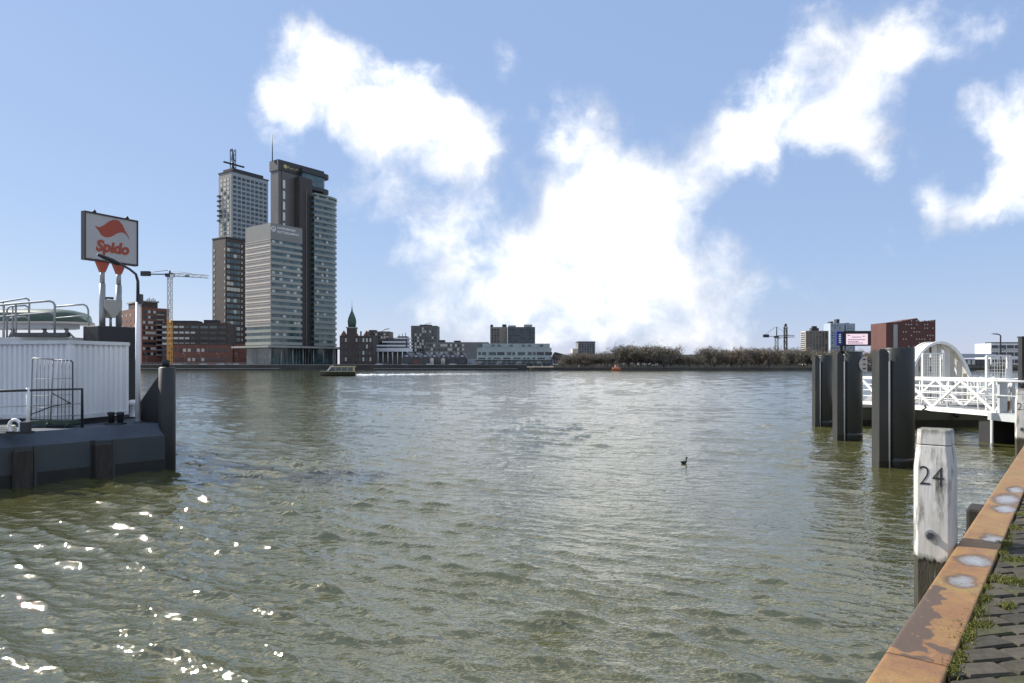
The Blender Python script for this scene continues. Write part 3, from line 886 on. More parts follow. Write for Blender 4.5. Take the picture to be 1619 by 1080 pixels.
# --- bare trees along the far bank
M_twig = mat('bare_twigs', (.17, .135, .10), .9, var=.3, scale=.25)
M_twig2 = mat('bare_twigs_grey', (.15, .135, .105), .9, var=.3, scale=.25)
M_bark = mat('bark', (.07, .058, .045), .95, var=.3, scale=1)
def tree_meshes(seed, h, w, m):
    rr = random.Random(seed)
    tr = MB()
    tr.tube([(0, 0, -.3), (rr.uniform(-.1, .1), 0, h * .25), (rr.uniform(-.2, .2), .1, h * .55), (rr.uniform(-.4, .4), 0, h * .85)], [.26, .2, .13, .03], 6)
    tips = []
    for k in range(19):
        a = rr.uniform(0, 6.28); z0 = h * rr.uniform(.12, .6); ln = w * rr.uniform(.35, .62); up = h * rr.uniform(.12, .36)
        p0 = Vector((0, 0, z0)); p1 = p0 + Vector((math.cos(a) * ln * .55, math.sin(a) * ln * .55, up * .55)); p2 = p0 + Vector((math.cos(a) * ln, math.sin(a) * ln, up))
        tr.tube([p0, p1, p2], [.09, .06, .015], 4, cap=False)
        tips += [p1, p2, (p1 + p2) / 2]
    for k in range(8):
        tips.append(Vector((rr.gauss(0, w * .13), rr.gauss(0, w * .13), h * rr.uniform(.6, .92))))
    cr = MB()
    for t in tips:
        rad = w * rr.uniform(.10, .2)
        for k in range(46):
            d = Vector((rr.gauss(0, 1), rr.gauss(0, 1), rr.gauss(0, .8)))
            p = t + d * rad * .55
            q = Vector((rr.gauss(0, 1), rr.gauss(0, 1), rr.gauss(.6, 1))).normalized() * rr.uniform(.3, .75)
            n = q.cross(Vector((rr.gauss(0, 1), rr.gauss(0, 1), rr.gauss(0, 1)))).normalized() * rr.uniform(.04, .11)
            cr.add([p - q - n * .4, p - n, p + q, p + n], [(0, 1, 2, 3)])
    return tr.mesh('trunk', M_bark), cr.mesh('crown', m)
TM = [tree_meshes(100 + k, 10.0, 8.6 + (k % 3), M_twig if k % 2 else M_twig2) for k in range(7)]
rr = random.Random(77)
def tree(px, Y, top, label, group, sx=1.0):
    h = (zat(top, Y) - WZ) / 8.7
    c = P(px, 0, Y)
    t = empty('bare_tree', (c.x, c.y, WZ - .02), rr.uniform(0, 6.28), label, 'tree', group)
    a, b_ = TM[rr.randrange(len(TM))]
    inst('trunk', a, t, (0, 0, 0), scale=(h * sx, h * sx, h)); inst('crown', b_, t, (0, 0, 0), scale=(h * sx, h * sx, h))
lab1 = 'brown bare tree in the row between blue house and grey block'
for px, top in ((893, 563), (903, 561), (913, 560), (922, 562), (931, 561), (942, 562), (951, 560), (961, 558), (970, 561)):
    tree(px, 380 + rr.uniform(-6, 10), top, lab1, 'bare trees beside the blue house', 1.05)
lab2 = 'tall dense brown tree in the clump behind the orange boat'
for px, top in ((984, 551), (994, 549), (1005, 550), (1014, 553), (1024, 552), (1034, 550), (1045, 550), (1054, 552), (1061, 556)):
    tree(px, 382 + rr.uniform(-6, 8), top, lab2, 'tall clump of trees', 1.15)
lab3 = 'bare brown tree in the long row before the low shed'
px = 1070
while px < 1284:
    top = 563 + rr.uniform(-2, 3) if px < 1106 else 553 + rr.uniform(-2.5, 4)
    tree(px, 378 + rr.uniform(-6, 12), top, lab3, 'long row of bare trees', .8)
    px += rr.uniform(7.5, 11)
lab4 = 'bare brown tree behind the steel mooring piles'
px = 1287
while px < 1440:
    tree(px, 372 + rr.uniform(-6, 10), 559 + rr.uniform(-3, 4), lab4, 'bare trees behind the piles', .9)
    px += rr.uniform(8, 12)
mb1 = MB()
for k in range(5200):
    x = rr.uniform(24, 300); y = BR - (x - 16) * .034 + rr.uniform(4, 26)
    h = rr.uniform(.5, 2.6); w = rr.uniform(.2, .6)
    mb1.add([(x - w, y, WZ - .1), (x + w, y + rr.uniform(-.3, .3), WZ - .1), (x + rr.uniform(-.6, .6), y, WZ + h)], [(0, 1, 2)])
for px, top in [(890 + 9.3 * k, (562 if k < 10 else 553 if k < 19 else 563 if k < 24 else 556)) for k in range(43)]:
    tree(px + rr.uniform(-3, 3), 402 + rr.uniform(-6, 14), top + rr.uniform(-2, 4), 'brown bare tree in the second row set back from the bank', 'second row of bare trees', 1.0)
tag(mb1.build('undergrowth', M_twig2), 'low brown undergrowth along the wooded bank', 'bushes', kind='stuff')

# --- promenade furniture on the far quay
lp = MB().tube([(0, 0, 0), (0, 0, 6.2), (0, -.5, 6.8), (0, -1.4, 6.9)], [.1, .08, .06, .06], 6).mesh('post', M_galv)
lh = MB().box(-.2, .2, -2.0, -1.2, 6.82, 6.98).mesh('lamp_head', M_white)
for px in (232, 292, 317, 345, 375, 585, 620, 660, 700, 742):
    c = P(px, 0, BL + 5)
    t = empty('street_lamp', (c.x, c.y, BZ), 0, 'slim grey street lamp on the far promenade', 'street lamp', 'street lamps on the far promenade')
    inst('post', lp, t, (0, 0, 0)); inst('lamp_head', lh, t, (0, 0, 0))
CARM = [mat('car_white', (.72, .72, .7), .3, var=.03, coat=.5), mat('car_silver', (.4, .41, .42), .3, metal=.5, var=.05), mat('car_dark', (.03, .035, .045), .25, var=.1, coat=.5), mat('car_red', (.35, .04, .03), .3, var=.05, coat=.5)]
def car_meshes():
    bd = MB(); bd.prism([(-2.1, .25), (2.1, .25), (2.15, .75), (1.3, .9), (-1.9, .95), (-2.15, .7)], -.85, .85, Matrix.Rotation(R(90), 4, 'X'))
    cb = MB(); cb.prism([(-1.75, .92), (1.1, .88), (.45, 1.45), (-1.35, 1.48)], -.72, .72, Matrix.Rotation(R(90), 4, 'X'))
    wh = MB().tube([(0, -.1, 0), (0, .1, 0)], .32, 12)
    return bd, cb, wh
bd, cb, wh = car_meshes()
BD = [bd.mesh('body', m) for m in CARM]; CB = cb.mesh('cabin', M_pane); WH = wh.mesh('wheel', M_black)
for k, px in enumerate((280, 289, 300, 322, 331, 349, 365, 372, 600, 612, 640, 680, 716, 744, 880)):
    Y = BL + 9 + (k % 3) * 1.2
    c = P(px, 0, Y)
    ci = (0, 1, 2, 0, 3, 0, 1, 0, 0, 2, 1, 0, 0, 1, 0)[k]
    t = empty('parked_car', (c.x, c.y, BZ), R(rng.uniform(-8, 8)), '%s car parked on the far promenade' % ('white', 'silver', 'black', 'red')[ci], 'car', ('white', 'silver', 'black', 'red')[ci] + ' cars parked along the far promenade')
    inst('body', BD[ci], t, (0, 0, 0)); inst('cabin', CB, t, (0, 0, 0))
    for sx in (-1.35, 1.35):
        for sy in (-.8, .8):
            inst('wheel', WH, t, (sx, sy, .32))
# railing on the left quay
t = empty('quay_railing', (P(200, 0, BL)[0], BL + .8, BZ), 0, 'long low railing along the far left quay edge', 'railing')
Lr = P(400, 0, BL)[0] - P(200, 0, BL)[0]
MB().box(0, Lr, -.06, .06, 1.25, 1.45).build('rail', M_galv, t)
MB().box(0, Lr, -.05, .05, .6, .7).build('rail', M_galv, t)
pm = MB().box(-.06, .06, -.05, .05, 0, 1.3).mesh('post', M_galv)
for k in range(24):
    inst('post', pm, t, (Lr * (k + .5) / 24, 0.12, 0))
# floating landing stages under the tower
for (a, e, lab) in ((190, 440, 'long low floating landing stage along the far left quay'), (590, 818, 'low dark landing stage along the quay below the warehouse')):
    c = P(a, 0, BL - 9)
    t = empty('landing_stage', (c.x, BL - 9, 0), 0, lab, 'jetty')
    L_ = P(e, 0, BL - 9)[0] - c.x
    MB().box(0, L_, 0, 3, -.4, .75).build('hull', M_dark, t)
    MB().box(0, L_, -.1, 3.1, .75, .95).build('deck', M_conc, t)

# --- water taxi
c = P(535, 594, 204)
t = empty('water_taxi', (c.x, c.y, 0), R(3), 'small dark motor boat with yellow cabin roof speeding on river', 'boat')
hull = MB()
ring = []
NS = 10
for k in range(NS + 1):
    f = k / NS; x = -5.4 + f * 10.6
    wd = 1.35 * (1 - max(0, (0.42 - f) / .42) ** 2.2) + .02
    sh_ = 1.25 + .75 * max(0, .55 - f) ** 1.5 * 2
    ring.append([(x, -wd, sh_), (x, -wd * .82, .25), (x, 0, -.35), (x, wd * .82, .25), (x, wd, sh_)])
vs_ = [p for r_ in ring for p in r_]
fs_ = [(k * 5 + j, k * 5 + j + 1, k * 5 + 6 + j, k * 5 + 5 + j) for k in range(NS) for j in range(4)]
fs_ += [(k * 5, k * 5 + 5, k * 5 + 9, k * 5 + 4) for k in range(NS)] + [(NS * 5, NS * 5 + 1, NS * 5 + 2, NS * 5 + 3, NS * 5 + 4)]
hull.add(vs_, fs_)
hull.build('hull', mat('boat_hull', (.035, .04, .028), .35, var=.2), t)
M_yel = mat('boat_yellow', (.50, .42, .22), .5, var=.06)
MB().box(-2.4, 5.0, -1.25, 1.25, 2.55, 2.85).build('cabin_roof', M_yel, t)
MB().prism([(-3.1, 1.55), (4.6, 1.3), (4.6, 2.55), (-1.9, 2.55)], -1.15, 1.15, Matrix.Rotation(R(90), 4, 'X')).build('cabin_glazing', M_glass, t)
MB().prism([(-3.2, 1.5), (-2.7, 1.5), (-1.5, 2.9), (-2.0, 2.95)], -1.2, 1.2, Matrix.Rotation(R(90), 4, 'X')).build('windscreen_frame', M_white, t)
for x in (-.6, 1.1, 2.8, 4.5):
    MB().box(x, x + .14, -1.2, 1.2, 1.3, 2.55).build('cabin_post', M_yel, t)
MB().box(-5.0, 5.2, -1.42, -1.3, 1.2, 1.35).build('rubbing_strake', M_yel, t)
MB().tube([(-1.4, 0, 2.85), (-1.4, 0, 3.9)], .05, 5).build('mast', M_dark, t)
# orange boat by the far bank
c = P(975, 0, BR - 8)
t = empty('orange_boat', (c.x, c.y, 0), 0, 'small orange boat with white wheelhouse moored before the trees', 'boat')
t.scale = (.6, .7, .75)
MB().prism([(-5, .9), (-4.2, -.3), (4.6, -.3), (5, .8)], -1.5, 1.5, Matrix.Rotation(R(90), 4, 'X')).build('hull', mat('dark_red_hull', (.14, .05, .035), .5, var=.15), t)
MB().box(-3.6, 3.2, -1.2, 1.2, .85, 2.2).build('cabin', mat('orange_cabin', (.62, .17, .07), .5, var=.1), t)
MB().box(-1.5, 1.6, -1.0, 1.0, 2.2, 3.9).build('wheelhouse', M_cream, t)
MB().box(-1.9, 2.0, -1.2, 1.2, 3.9, 4.15).build('wheelhouse_roof', MATS['orange_cabin'], t)
for k in (-1, 0, 1):
    inst('window', pane_mesh(.8, .8, M_pane, .05), t, (k + .05, -1.0, 2.8))
# duck
c = P(1081, 733, 24.6)
t = empty('duck', (c.x, c.y, 0.0), R(20), 'small dark duck swimming alone on the open water', 'duck')
t.scale = (.8, .8, .8)
db = MB()
db.tube([(-.17, 0, .10), (-.13, 0, .07), (-.05, 0, .05), (.05, 0, .05), (.11, 0, .07), (.13, 0, .12), (.13, 0, .19), (.135, 0, .235), (.15, 0, .26), (.175, 0, .26), (.19, 0, .255)], [.006, .04, .075, .078, .055, .036, .028, .038, .046, .036, .012], 10)
db.build('body', mat('duck_feathers', (.028, .026, .024), .7, var=.3, scale=12), t)
MB().tube([(.185, 0, .255), (.225, 0, .245)], [.014, .006], 6).build('bill', mat('duck_bill', (.35, .3, .2), .5), t)

# ================================================================== near quay
QA = R(50.3)
Q0 = Vector((-1.075, 0, 0))
qx = Vector((math.cos(QA), math.sin(QA), 0)); qy = Vector((-math.sin(QA), math.cos(QA), 0))
def qw(x, y, z=0):
    return Q0 + qx * x + qy * y + Vector((0, 0, z))
def q_of(px, py, z=2.0):
    Y = F * (CAMZ - z) / (py - HY)
    p = P(px, py, Y) - Q0
    return p.dot(qx), p.dot(qy)
QZ = 2.0
quay = MB().box(-30, 160, -40, -.02, -4, QZ - .16).build('quay', mat('joint_soil', (.06, .055, .04), .95, var=.4, scale=6, bump=.01, bscale=60))
quay.location = Q0; quay.rotation_euler = (0, 0, QA)
tag(quay, 'paved quayside with rusty steel edge', 'quay', kind='structure')
MB().box(-30, 160, -.019, 0.0, -4, QZ - .3).build('quay_wall', mat('quay_wall_steel', (.07, .055, .04), .85, var=.4, scale=2, stretch=(1, 1, .3)), quay)

# coping: rusty steel plates with dents and puddles, their sky reflection painted in pale grey
def coping_mat():
    m = bpy.data.materials.new('rusty_coping'); m.use_nodes = True
    nt = m.node_tree; b = nt.nodes['Principled BSDF']; lk = nt.links.new
    tc = nt.nodes.new('ShaderNodeTexCoord')
    def nz(sc, det=6, ro=.65, st=(1, 1, 1)):
        mp = nt.nodes.new('ShaderNodeMapping'); mp.inputs['Scale'].default_value = st
        lk(tc.outputs['Object'], mp.inputs[0])
        n = nt.nodes.new('ShaderNodeTexNoise'); n.inputs['Scale'].default_value = sc; n.inputs['Detail'].default_value = det; n.inputs['Roughness'].default_value = ro
        lk(mp.outputs[0], n.inputs['Vector']); return n.outputs['Fac']
    def mixc(f, a, c, fmin=None, fmax=None):
        if fmin is not None:
            r_ = nt.nodes.new('ShaderNodeMapRange'); r_.inputs['From Min'].default_value = fmin; r_.inputs['From Max'].default_value = fmax
            lk(f, r_.inputs['Value']); f = r_.outputs[0]
        x = nt.nodes.new('ShaderNodeMix'); x.data_type = 'RGBA'; lk(f, x.inputs['Factor'])
        for s_, v in (('A', a), ('B', c)):
            if isinstance(v, tuple): x.inputs[s_].default_value = (*v, 1)
            else: lk(v, x.inputs[s_])
        return x.outputs['Result']
    base = mixc(nz(2.2), (.215, .105, .042), (.27, .16, .05), .35, .65)
    base = mixc(nz(9, 8, .7), base, (.15, .075, .045), .48, .74)
    base = mixc(nz(1.1, 4), base, (.20, .155, .045), .54, .74)
    base = mixc(nz(60, 3), base, (.06, .04, .03), .60, .72)
    a1 = nt.nodes.new('ShaderNodeAttribute'); a1.attribute_name = 'stain'
    sa = nt.nodes.new('ShaderNodeMath'); sa.operation = 'MULTIPLY_ADD'; lk(nz(11, 6, .7), sa.inputs[0]); sa.inputs[1].default_value = 1.1; lk(a1.outputs['Fac'], sa.inputs[2])
    base = mixc(sa.outputs[0], base, (.085, .055, .037), .78, 1.05)
    base = mixc(nz(16, 8, .75, (.35, 1, 1)), base, (.33, .24, .15), .60, .72)
    base = mixc(nz(5, 8, .75), base, (.10, .06, .04), .60, .70)
    a2 = nt.nodes.new('ShaderNodeAttribute'); a2.attribute_name = 'puddle_sheen'
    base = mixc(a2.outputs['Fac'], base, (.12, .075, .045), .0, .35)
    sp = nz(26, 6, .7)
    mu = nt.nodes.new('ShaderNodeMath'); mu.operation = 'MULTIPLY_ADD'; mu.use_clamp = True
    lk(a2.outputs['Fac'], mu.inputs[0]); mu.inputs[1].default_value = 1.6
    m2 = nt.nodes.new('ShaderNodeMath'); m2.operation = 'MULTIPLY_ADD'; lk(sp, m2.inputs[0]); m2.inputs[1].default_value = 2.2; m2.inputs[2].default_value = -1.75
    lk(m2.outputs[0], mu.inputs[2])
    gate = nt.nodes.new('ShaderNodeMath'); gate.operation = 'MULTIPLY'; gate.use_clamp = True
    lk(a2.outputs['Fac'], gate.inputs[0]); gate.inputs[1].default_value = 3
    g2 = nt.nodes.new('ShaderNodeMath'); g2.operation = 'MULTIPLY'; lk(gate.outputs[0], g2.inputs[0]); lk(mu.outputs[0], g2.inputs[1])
    base = mixc(g2.outputs[0], base, (.25, .255, .26))  # pale grey puts the sky reflection of the puddles into the colour
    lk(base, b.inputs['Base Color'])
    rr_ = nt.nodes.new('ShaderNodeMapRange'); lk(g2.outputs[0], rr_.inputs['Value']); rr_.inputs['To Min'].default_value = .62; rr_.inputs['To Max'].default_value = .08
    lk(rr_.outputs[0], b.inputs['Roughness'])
    bp = nt.nodes.new('ShaderNodeBump'); bp.inputs['Strength'].default_value = .5; bp.inputs['Distance'].default_value = .006
    lk(nz(38, 6, .7), bp.inputs['Height']); lk(bp.outputs[0], b.inputs['Normal'])
    return m
M_cop = coping_mat()
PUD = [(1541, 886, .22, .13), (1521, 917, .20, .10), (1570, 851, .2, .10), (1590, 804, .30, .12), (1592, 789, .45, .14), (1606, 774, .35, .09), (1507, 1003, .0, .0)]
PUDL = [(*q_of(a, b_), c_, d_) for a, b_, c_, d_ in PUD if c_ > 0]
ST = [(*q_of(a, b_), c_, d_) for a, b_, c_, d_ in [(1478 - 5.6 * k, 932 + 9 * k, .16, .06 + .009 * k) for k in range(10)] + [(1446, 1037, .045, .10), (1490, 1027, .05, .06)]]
def coping(x0, x1, fine):
    nx = int((x1 - x0) / (.015 if fine else .5)) + 2
    prof = [(-.30, QZ - .17), (-.30, QZ - .004), (-.296, QZ)] + [(-.296 + .278 * k / (22 if fine else 3), QZ) for k in range(1, (23 if fine else 4))] + [(-.006, QZ - .004), (.0, QZ - .013), (.002, QZ - .03), (.002, QZ - .31)]
    xs = np.linspace(x0, x1, nx)
    V, pud, st = [], [], []
    for x in xs:
        for (y, z) in prof:
            p = 0.0; s_ = 0.0
            if z > QZ - .005:
                wob = .012 * math.sin(x * 17 + y * 13) + .006 * math.sin(x * 31 - y * 41) + .004 * math.sin(x * 53 + y * 77)
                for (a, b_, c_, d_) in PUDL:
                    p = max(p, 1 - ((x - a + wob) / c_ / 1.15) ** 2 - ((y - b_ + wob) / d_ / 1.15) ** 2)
                for (a, b_, c_, d_) in ST:
                    s_ = max(s_, 1 - ((x - a + wob * 2) / c_) ** 2 - ((y - b_ + wob * 2) / d_) ** 2)
            p = max(0, p); s_ = max(0, min(1, s_ * 2.0))
            V.append((x, y, z - .006 * min(1, p * 1.5) + (.003 * math.sin(x * 3.1) * math.sin(y * 14 + x) if z > QZ - .005 else 0)))
            pud.append(p); st.append(s_ * .85)
    n = len(prof)
    Fc = [(i * n + j, (i + 1) * n + j, (i + 1) * n + j + 1, i * n + j + 1) for i in range(nx - 1) for j in range(n - 1)]
    Fc += [tuple(range(n)), tuple((nx - 1) * n + j for j in range(n))[::-1]]
    me = bpy.data.meshes.new('coping_plate'); me.from_pydata(V, [], Fc)
    me.polygons.foreach_set('use_smooth', [True] * (len(Fc) - 2) + [False] * 2)
    for nm, arr in (('puddle_sheen', pud), ('stain', st)):
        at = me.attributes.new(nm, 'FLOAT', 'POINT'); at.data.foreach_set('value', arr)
    me.materials.append(M_cop); me.update()
    o = bpy.data.objects.new('coping_plate', me); col.objects.link(o); o.parent = quay
    return o
sx_ = 4.93
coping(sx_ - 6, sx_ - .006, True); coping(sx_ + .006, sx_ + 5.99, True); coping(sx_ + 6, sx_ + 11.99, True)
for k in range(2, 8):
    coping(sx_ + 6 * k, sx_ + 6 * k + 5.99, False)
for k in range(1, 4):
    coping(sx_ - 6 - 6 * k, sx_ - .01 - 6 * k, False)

# pavers
M_pav = [mat('paver_a', (.046, .040, .027), .95, var=.45, scale=14, bump=.006, bscale=110), mat('paver_b', (.034, .031, .022), .95, var=.45, scale=14, bump=.006, bscale=110), mat('paver_c', (.062, .054, .038), .95, var=.4, scale=14, bump=.006, bscale=110), mat('paver_mossy', (.044, .044, .019), .95, var=.4, scale=10, bump=.007, bscale=90)]
def clip(poly, ymax):
    out = []
    for i in range(len(poly)):
        a, b_ = poly[i], poly[(i + 1) % len(poly)]
        if a[1] <= ymax: out.append(a)
        if (a[1] - ymax) * (b_[1] - ymax) < 0:
            t_ = (ymax - a[1]) / (b_[1] - a[1]); out.append((a[0] + (b_[0] - a[0]) * t_, ymax))
    return out
def paver_geo(mb1, poly, z0, z1, rr_):
    n = len(poly); cx_ = sum(p[0] for p in poly) / n; cy_ = sum(p[1] for p in poly) / n
    ins = [(p[0] + (cx_ - p[0]) * .10, p[1] + (cy_ - p[1]) * .14) for p in poly]
    tl = rr_.uniform(-.004, .004); tl2 = rr_.uniform(-.004, .004)
    hz = lambda p, z: z + tl * (p[0] - cx_) / .1 + tl2 * (p[1] - cy_) / .1
    vs_ = [(p[0], p[1], z0) for p in poly] + [(p[0], p[1], hz(p, z1 - .013)) for p in poly] + [(p[0], p[1], hz(p, z1)) for p in ins]
    fs_ = []
    for k in range(2):
        for i in range(n):
            j = (i + 1) % n
            fs_.append((k * n + i, k * n + j, (k + 1) * n + j, (k + 1) * n + i))
    fs_.append(tuple(2 * n + i for i in range(n)))
    mb1.add(vs_, fs_)
rp = random.Random(5)
a45 = R(-41)
rest = MB(); cnt = 0
PW, PH = .30, .148
for i in range(-70, 140):
    for j in range(-60, 60):
        x = (i + (.5 if j % 2 else 0)) * PW; y = j * PH
        qcx = 3 + x * math.cos(a45) - y * math.sin(a45); qcy = -1.2 + x * math.sin(a45) + y * math.cos(a45)
        if not (-2 < qcx < 15 and -4.2 < qcy < -.2): continue
        g = .007; poly = []
        for (a, b_) in ((-1, -1), (1, -1), (1, 1), (-1, 1)):
            lx = x + a * (PW / 2 - g) + rp.uniform(-.003, .003); ly = y + b_ * (PH / 2 - g) + rp.uniform(-.003, .003)
            poly.append((3 + lx * math.cos(a45) - ly * math.sin(a45), -1.2 + lx * math.sin(a45) + ly * math.cos(a45)))
        if poly[0][0] != poly[0][0]: continue
        poly = clip(poly, -.318)
        if len(poly) < 3: continue
        ar = abs(sum(poly[k][0] * poly[(k + 1) % len(poly)][1] - poly[(k + 1) % len(poly)][0] * poly[k][1] for k in range(len(poly)))) / 2
        if ar < .003: continue
        zt = QZ - .012 + rp.uniform(-.007, .006)
        w = qw(qcx, qcy, zt)
        vis = w.y > 1 and abs(CX + w.x / w.y * F - CX) < 890 and HY + (CAMZ - w.z) / w.y * F < 1180
        if vis and cnt < 290:
            mb1 = MB(); paver_geo(mb1, [(p[0] - qcx, p[1] - qcy) for p in poly], -.12, 0, rp)
            o = mb1.build('paver', rp.choice(M_pav if qcy > -.8 else M_pav[:3]), quay, loc=(qcx, qcy, zt)); cnt += 1
        else:
            paver_geo(rest, poly, zt - .1, zt, rp)
o = rest.build('paving', M_pav[0], quay); o['kind'] = 'stuff'
MB().prism([(-30, -4.2), (160, -4.2), (160, -40), (-30, -40)], QZ - .16, QZ - .02).build('paving_beyond', M_pav[1], quay)
MB().box(15, 160, -4.19, -.31, QZ - .159, QZ - .021).build('paving_beyond', M_pav[1], quay)
MB().box(-30, -2.2, -4.19, -.31, QZ - .159, QZ - .021).build('paving_beyond', M_pav[1], quay)

# moss and grass in the joint behind the coping and between the stones
M_moss = mat('moss', (.075, .095, .016), .95, var=.45, scale=9, c2=(.14, .135, .03))
gm = MB(); rg = random.Random(12)
clumps = [(*q_of(a, b_), c_) for a, b_, c_ in [(1520, 985, .10), (1512, 1003, .09), (1535, 962, .07), (1500, 1040, .09), (1495, 1055, .07), (1508, 1032, .05), (1540, 940, .07), (1553, 925, .05), (1560, 985, .05), (1548, 986, .05),
          (1575, 912, .09), (1590, 914, .08), (1607, 917, .08), (1570, 868, .08), (1580, 856, .08), (1590, 858, .08), (1604, 833, .09), (1615, 812, .09), (1600, 882, .07), (1615, 884, .07), (1530, 1005, .05), (1595, 955, .05)]]
for (a, b_, r_) in clumps:
    for k in range(330):
        x = a + rg.gauss(0, r_ * .62); y = b_ + rg.gauss(0, r_ * .33)
        if y > -.312 and rg.random() < .8: y = -.312 - abs(rg.gauss(0, .02))
        h = rg.uniform(.004, .022); w = rg.uniform(.0015, .004); an = rg.uniform(0, 6.28)
        dx, dy = math.cos(an) * w, math.sin(an) * w; lx, ly = rg.gauss(0, .009), rg.gauss(0, .009)
        gm.add([(x - dx, y - dy, QZ - .05), (x + dx, y + dy, QZ - .05), (x + dx * .6 + lx * .5, y + dy * .6 + ly * .5, QZ - .01 + h * .6), (x + lx, y + ly, QZ - .012 + h)], [(0, 1, 2), (0, 2, 3)])
for k in range(9000):
    x = rg.uniform(2, 14); y = -.315 - abs(rg.gauss(0, .045))
    if math.sin(x * 5.1) + math.sin(x * 11.7 + 1) + math.sin(x * 2.3) < .1: continue
    h = rg.uniform(.003, .016); w = rg.uniform(.0015, .004); an = rg.uniform(0, 6.28)
    dx, dy = math.cos(an) * w, math.sin(an) * w; lx, ly = rg.gauss(0, .010), rg.gauss(0, .010)
    gm.add([(x - dx, y - dy, QZ - .05), (x + dx, y + dy, QZ - .05), (x + lx, y + ly, QZ - .012 + h)], [(0, 1, 2)])
o = gm.build('moss', M_moss); o.location = Q0; o.rotation_euler = (0, 0, QA)
tag(o, 'yellow green moss and grass along the rusty edge', 'moss', kind='stuff')
# a fender timber outside the edge
fx_, fy_ = q_of(1546, 822)
t = empty('fender_timber', qw(10.25, .0, 0), QA, 'dark tarred fender timber bolted outside the rusty quay edge', 'fender')
MB().box(-.2, .2, .005, .17, -2.5, QZ - .06).build('timber', mat('tarred_wood', (.022, .02, .016), .8, var=.4, scale=5, bump=.01, stretch=(3, 3, .4)), t, bevel=.03)
MB().tube([(0, .165, 1.6), (0, .21, 1.6)], .05, 10).build('bolt', M_dark, t)

# ------------------------------------------------------------------ numbered mooring posts
def post_mat():
    m = bpy.data.materials.new('weathered_white_wood'); m.use_nodes = True
    nt = m.node_tree; b = nt.nodes['Principled BSDF']; lk = nt.links.new
    tc = nt.nodes.new('ShaderNodeTexCoord')
    def nz(sc, st, det=6, ro=.65):
        mp = nt.nodes.new('ShaderNodeMapping'); mp.inputs['Scale'].default_value = st
        lk(tc.outputs['Object'], mp.inputs[0])
        n = nt.nodes.new('ShaderNodeTexNoise'); n.inputs['Scale'].default_value = sc; n.inputs['Detail'].default_value = det; n.inputs['Roughness'].default_value = ro
        lk(mp.outputs[0], n.inputs['Vector']); return n.outputs['Fac']
    def mixc(f, a, c, lo, hi):
        r_ = nt.nodes.new('ShaderNodeMapRange'); r_.inputs['From Min'].default_value = lo; r_.inputs['From Max'].default_value = hi
        lk(f, r_.inputs['Value'])
        x = nt.nodes.new('ShaderNodeMix'); x.data_type = 'RGBA'; lk(r_.outputs[0], x.inputs['Factor'])
        for s_, v in (('A', a), ('B', c)):
            if isinstance(v, tuple): x.inputs[s_].default_value = (*v, 1)
            else: lk(v, x.inputs[s_])
        return x.outputs['Result']
    c = mixc(nz(6, (1, 1, .35)), (.56, .545, .51), (.42, .41, .37), .4, .7)
    c = mixc(nz(7, (1, 1, .22)), c, (.075, .07, .05), .535, .66)
    c = mixc(nz(45, (1, 1, .12), 3), c, (.36, .35, .31), .6, .75)
    c = mixc(nz(30, (1, 1, 1), 4), c, (.2, .16, .1), .68, .76)
    sp_ = nt.nodes.new('ShaderNodeSeparateXYZ'); lk(tc.outputs['Object'], sp_.inputs[0])
    ad = nt.nodes.new('ShaderNodeMath'); ad.operation = 'MULTIPLY_ADD'; lk(nz(9, (1, 1, .5)), ad.inputs[0]); ad.inputs[1].default_value = .16; lk(sp_.outputs[2], ad.inputs[2])
    c = mixc(ad.outputs[0], (.045, .043, .03), c, 3.41, 3.47)        # grime creeping up from the tar line
    c = mixc(ad.outputs[0], c, (.10, .095, .065), 4.54, 4.60)        # weathered top
    lk(c, b.inputs['Base Color']); b.inputs['Roughness'].default_value = .62
    bp = nt.nodes.new('ShaderNodeBump'); bp.inputs['Strength'].default_value = .5; bp.inputs['Distance'].default_value = .005
    lk(nz(40, (1, 1, .1), 4), bp.inputs['Height']); lk(bp.outputs[0], b.inputs['Normal'])
    return m
M_post = post_mat()
M_tar = mat('tarred_pile', (.030, .028, .020), .75, var=.5, scale=6, c2=(.055, .05, .03), bump=.008, stretch=(2, 2, .5))
def oct_loft(levels):
    """levels: (half width, chamfer, z)"""
    mb1 = MB(); V = []; Fc = []
    for (h, c_, z) in levels:
        V += [(-h + c_, -h, z), (h - c_, -h, z), (h, -h + c_, z), (h, h - c_, z), (h - c_, h, z), (-h + c_, h, z), (-h, h - c_, z), (-h, -h + c_, z)]
    for k in range(len(levels) - 1):
        for i in range(8):
            j = (i + 1) % 8
            Fc.append((k * 8 + i, k * 8 + j, k * 8 + 8 + j, k * 8 + 8 + i))
    Fc += [tuple(range(8))[::-1], tuple((len(levels) - 1) * 8 + i for i in range(8))]
    return mb1.add(V, Fc)
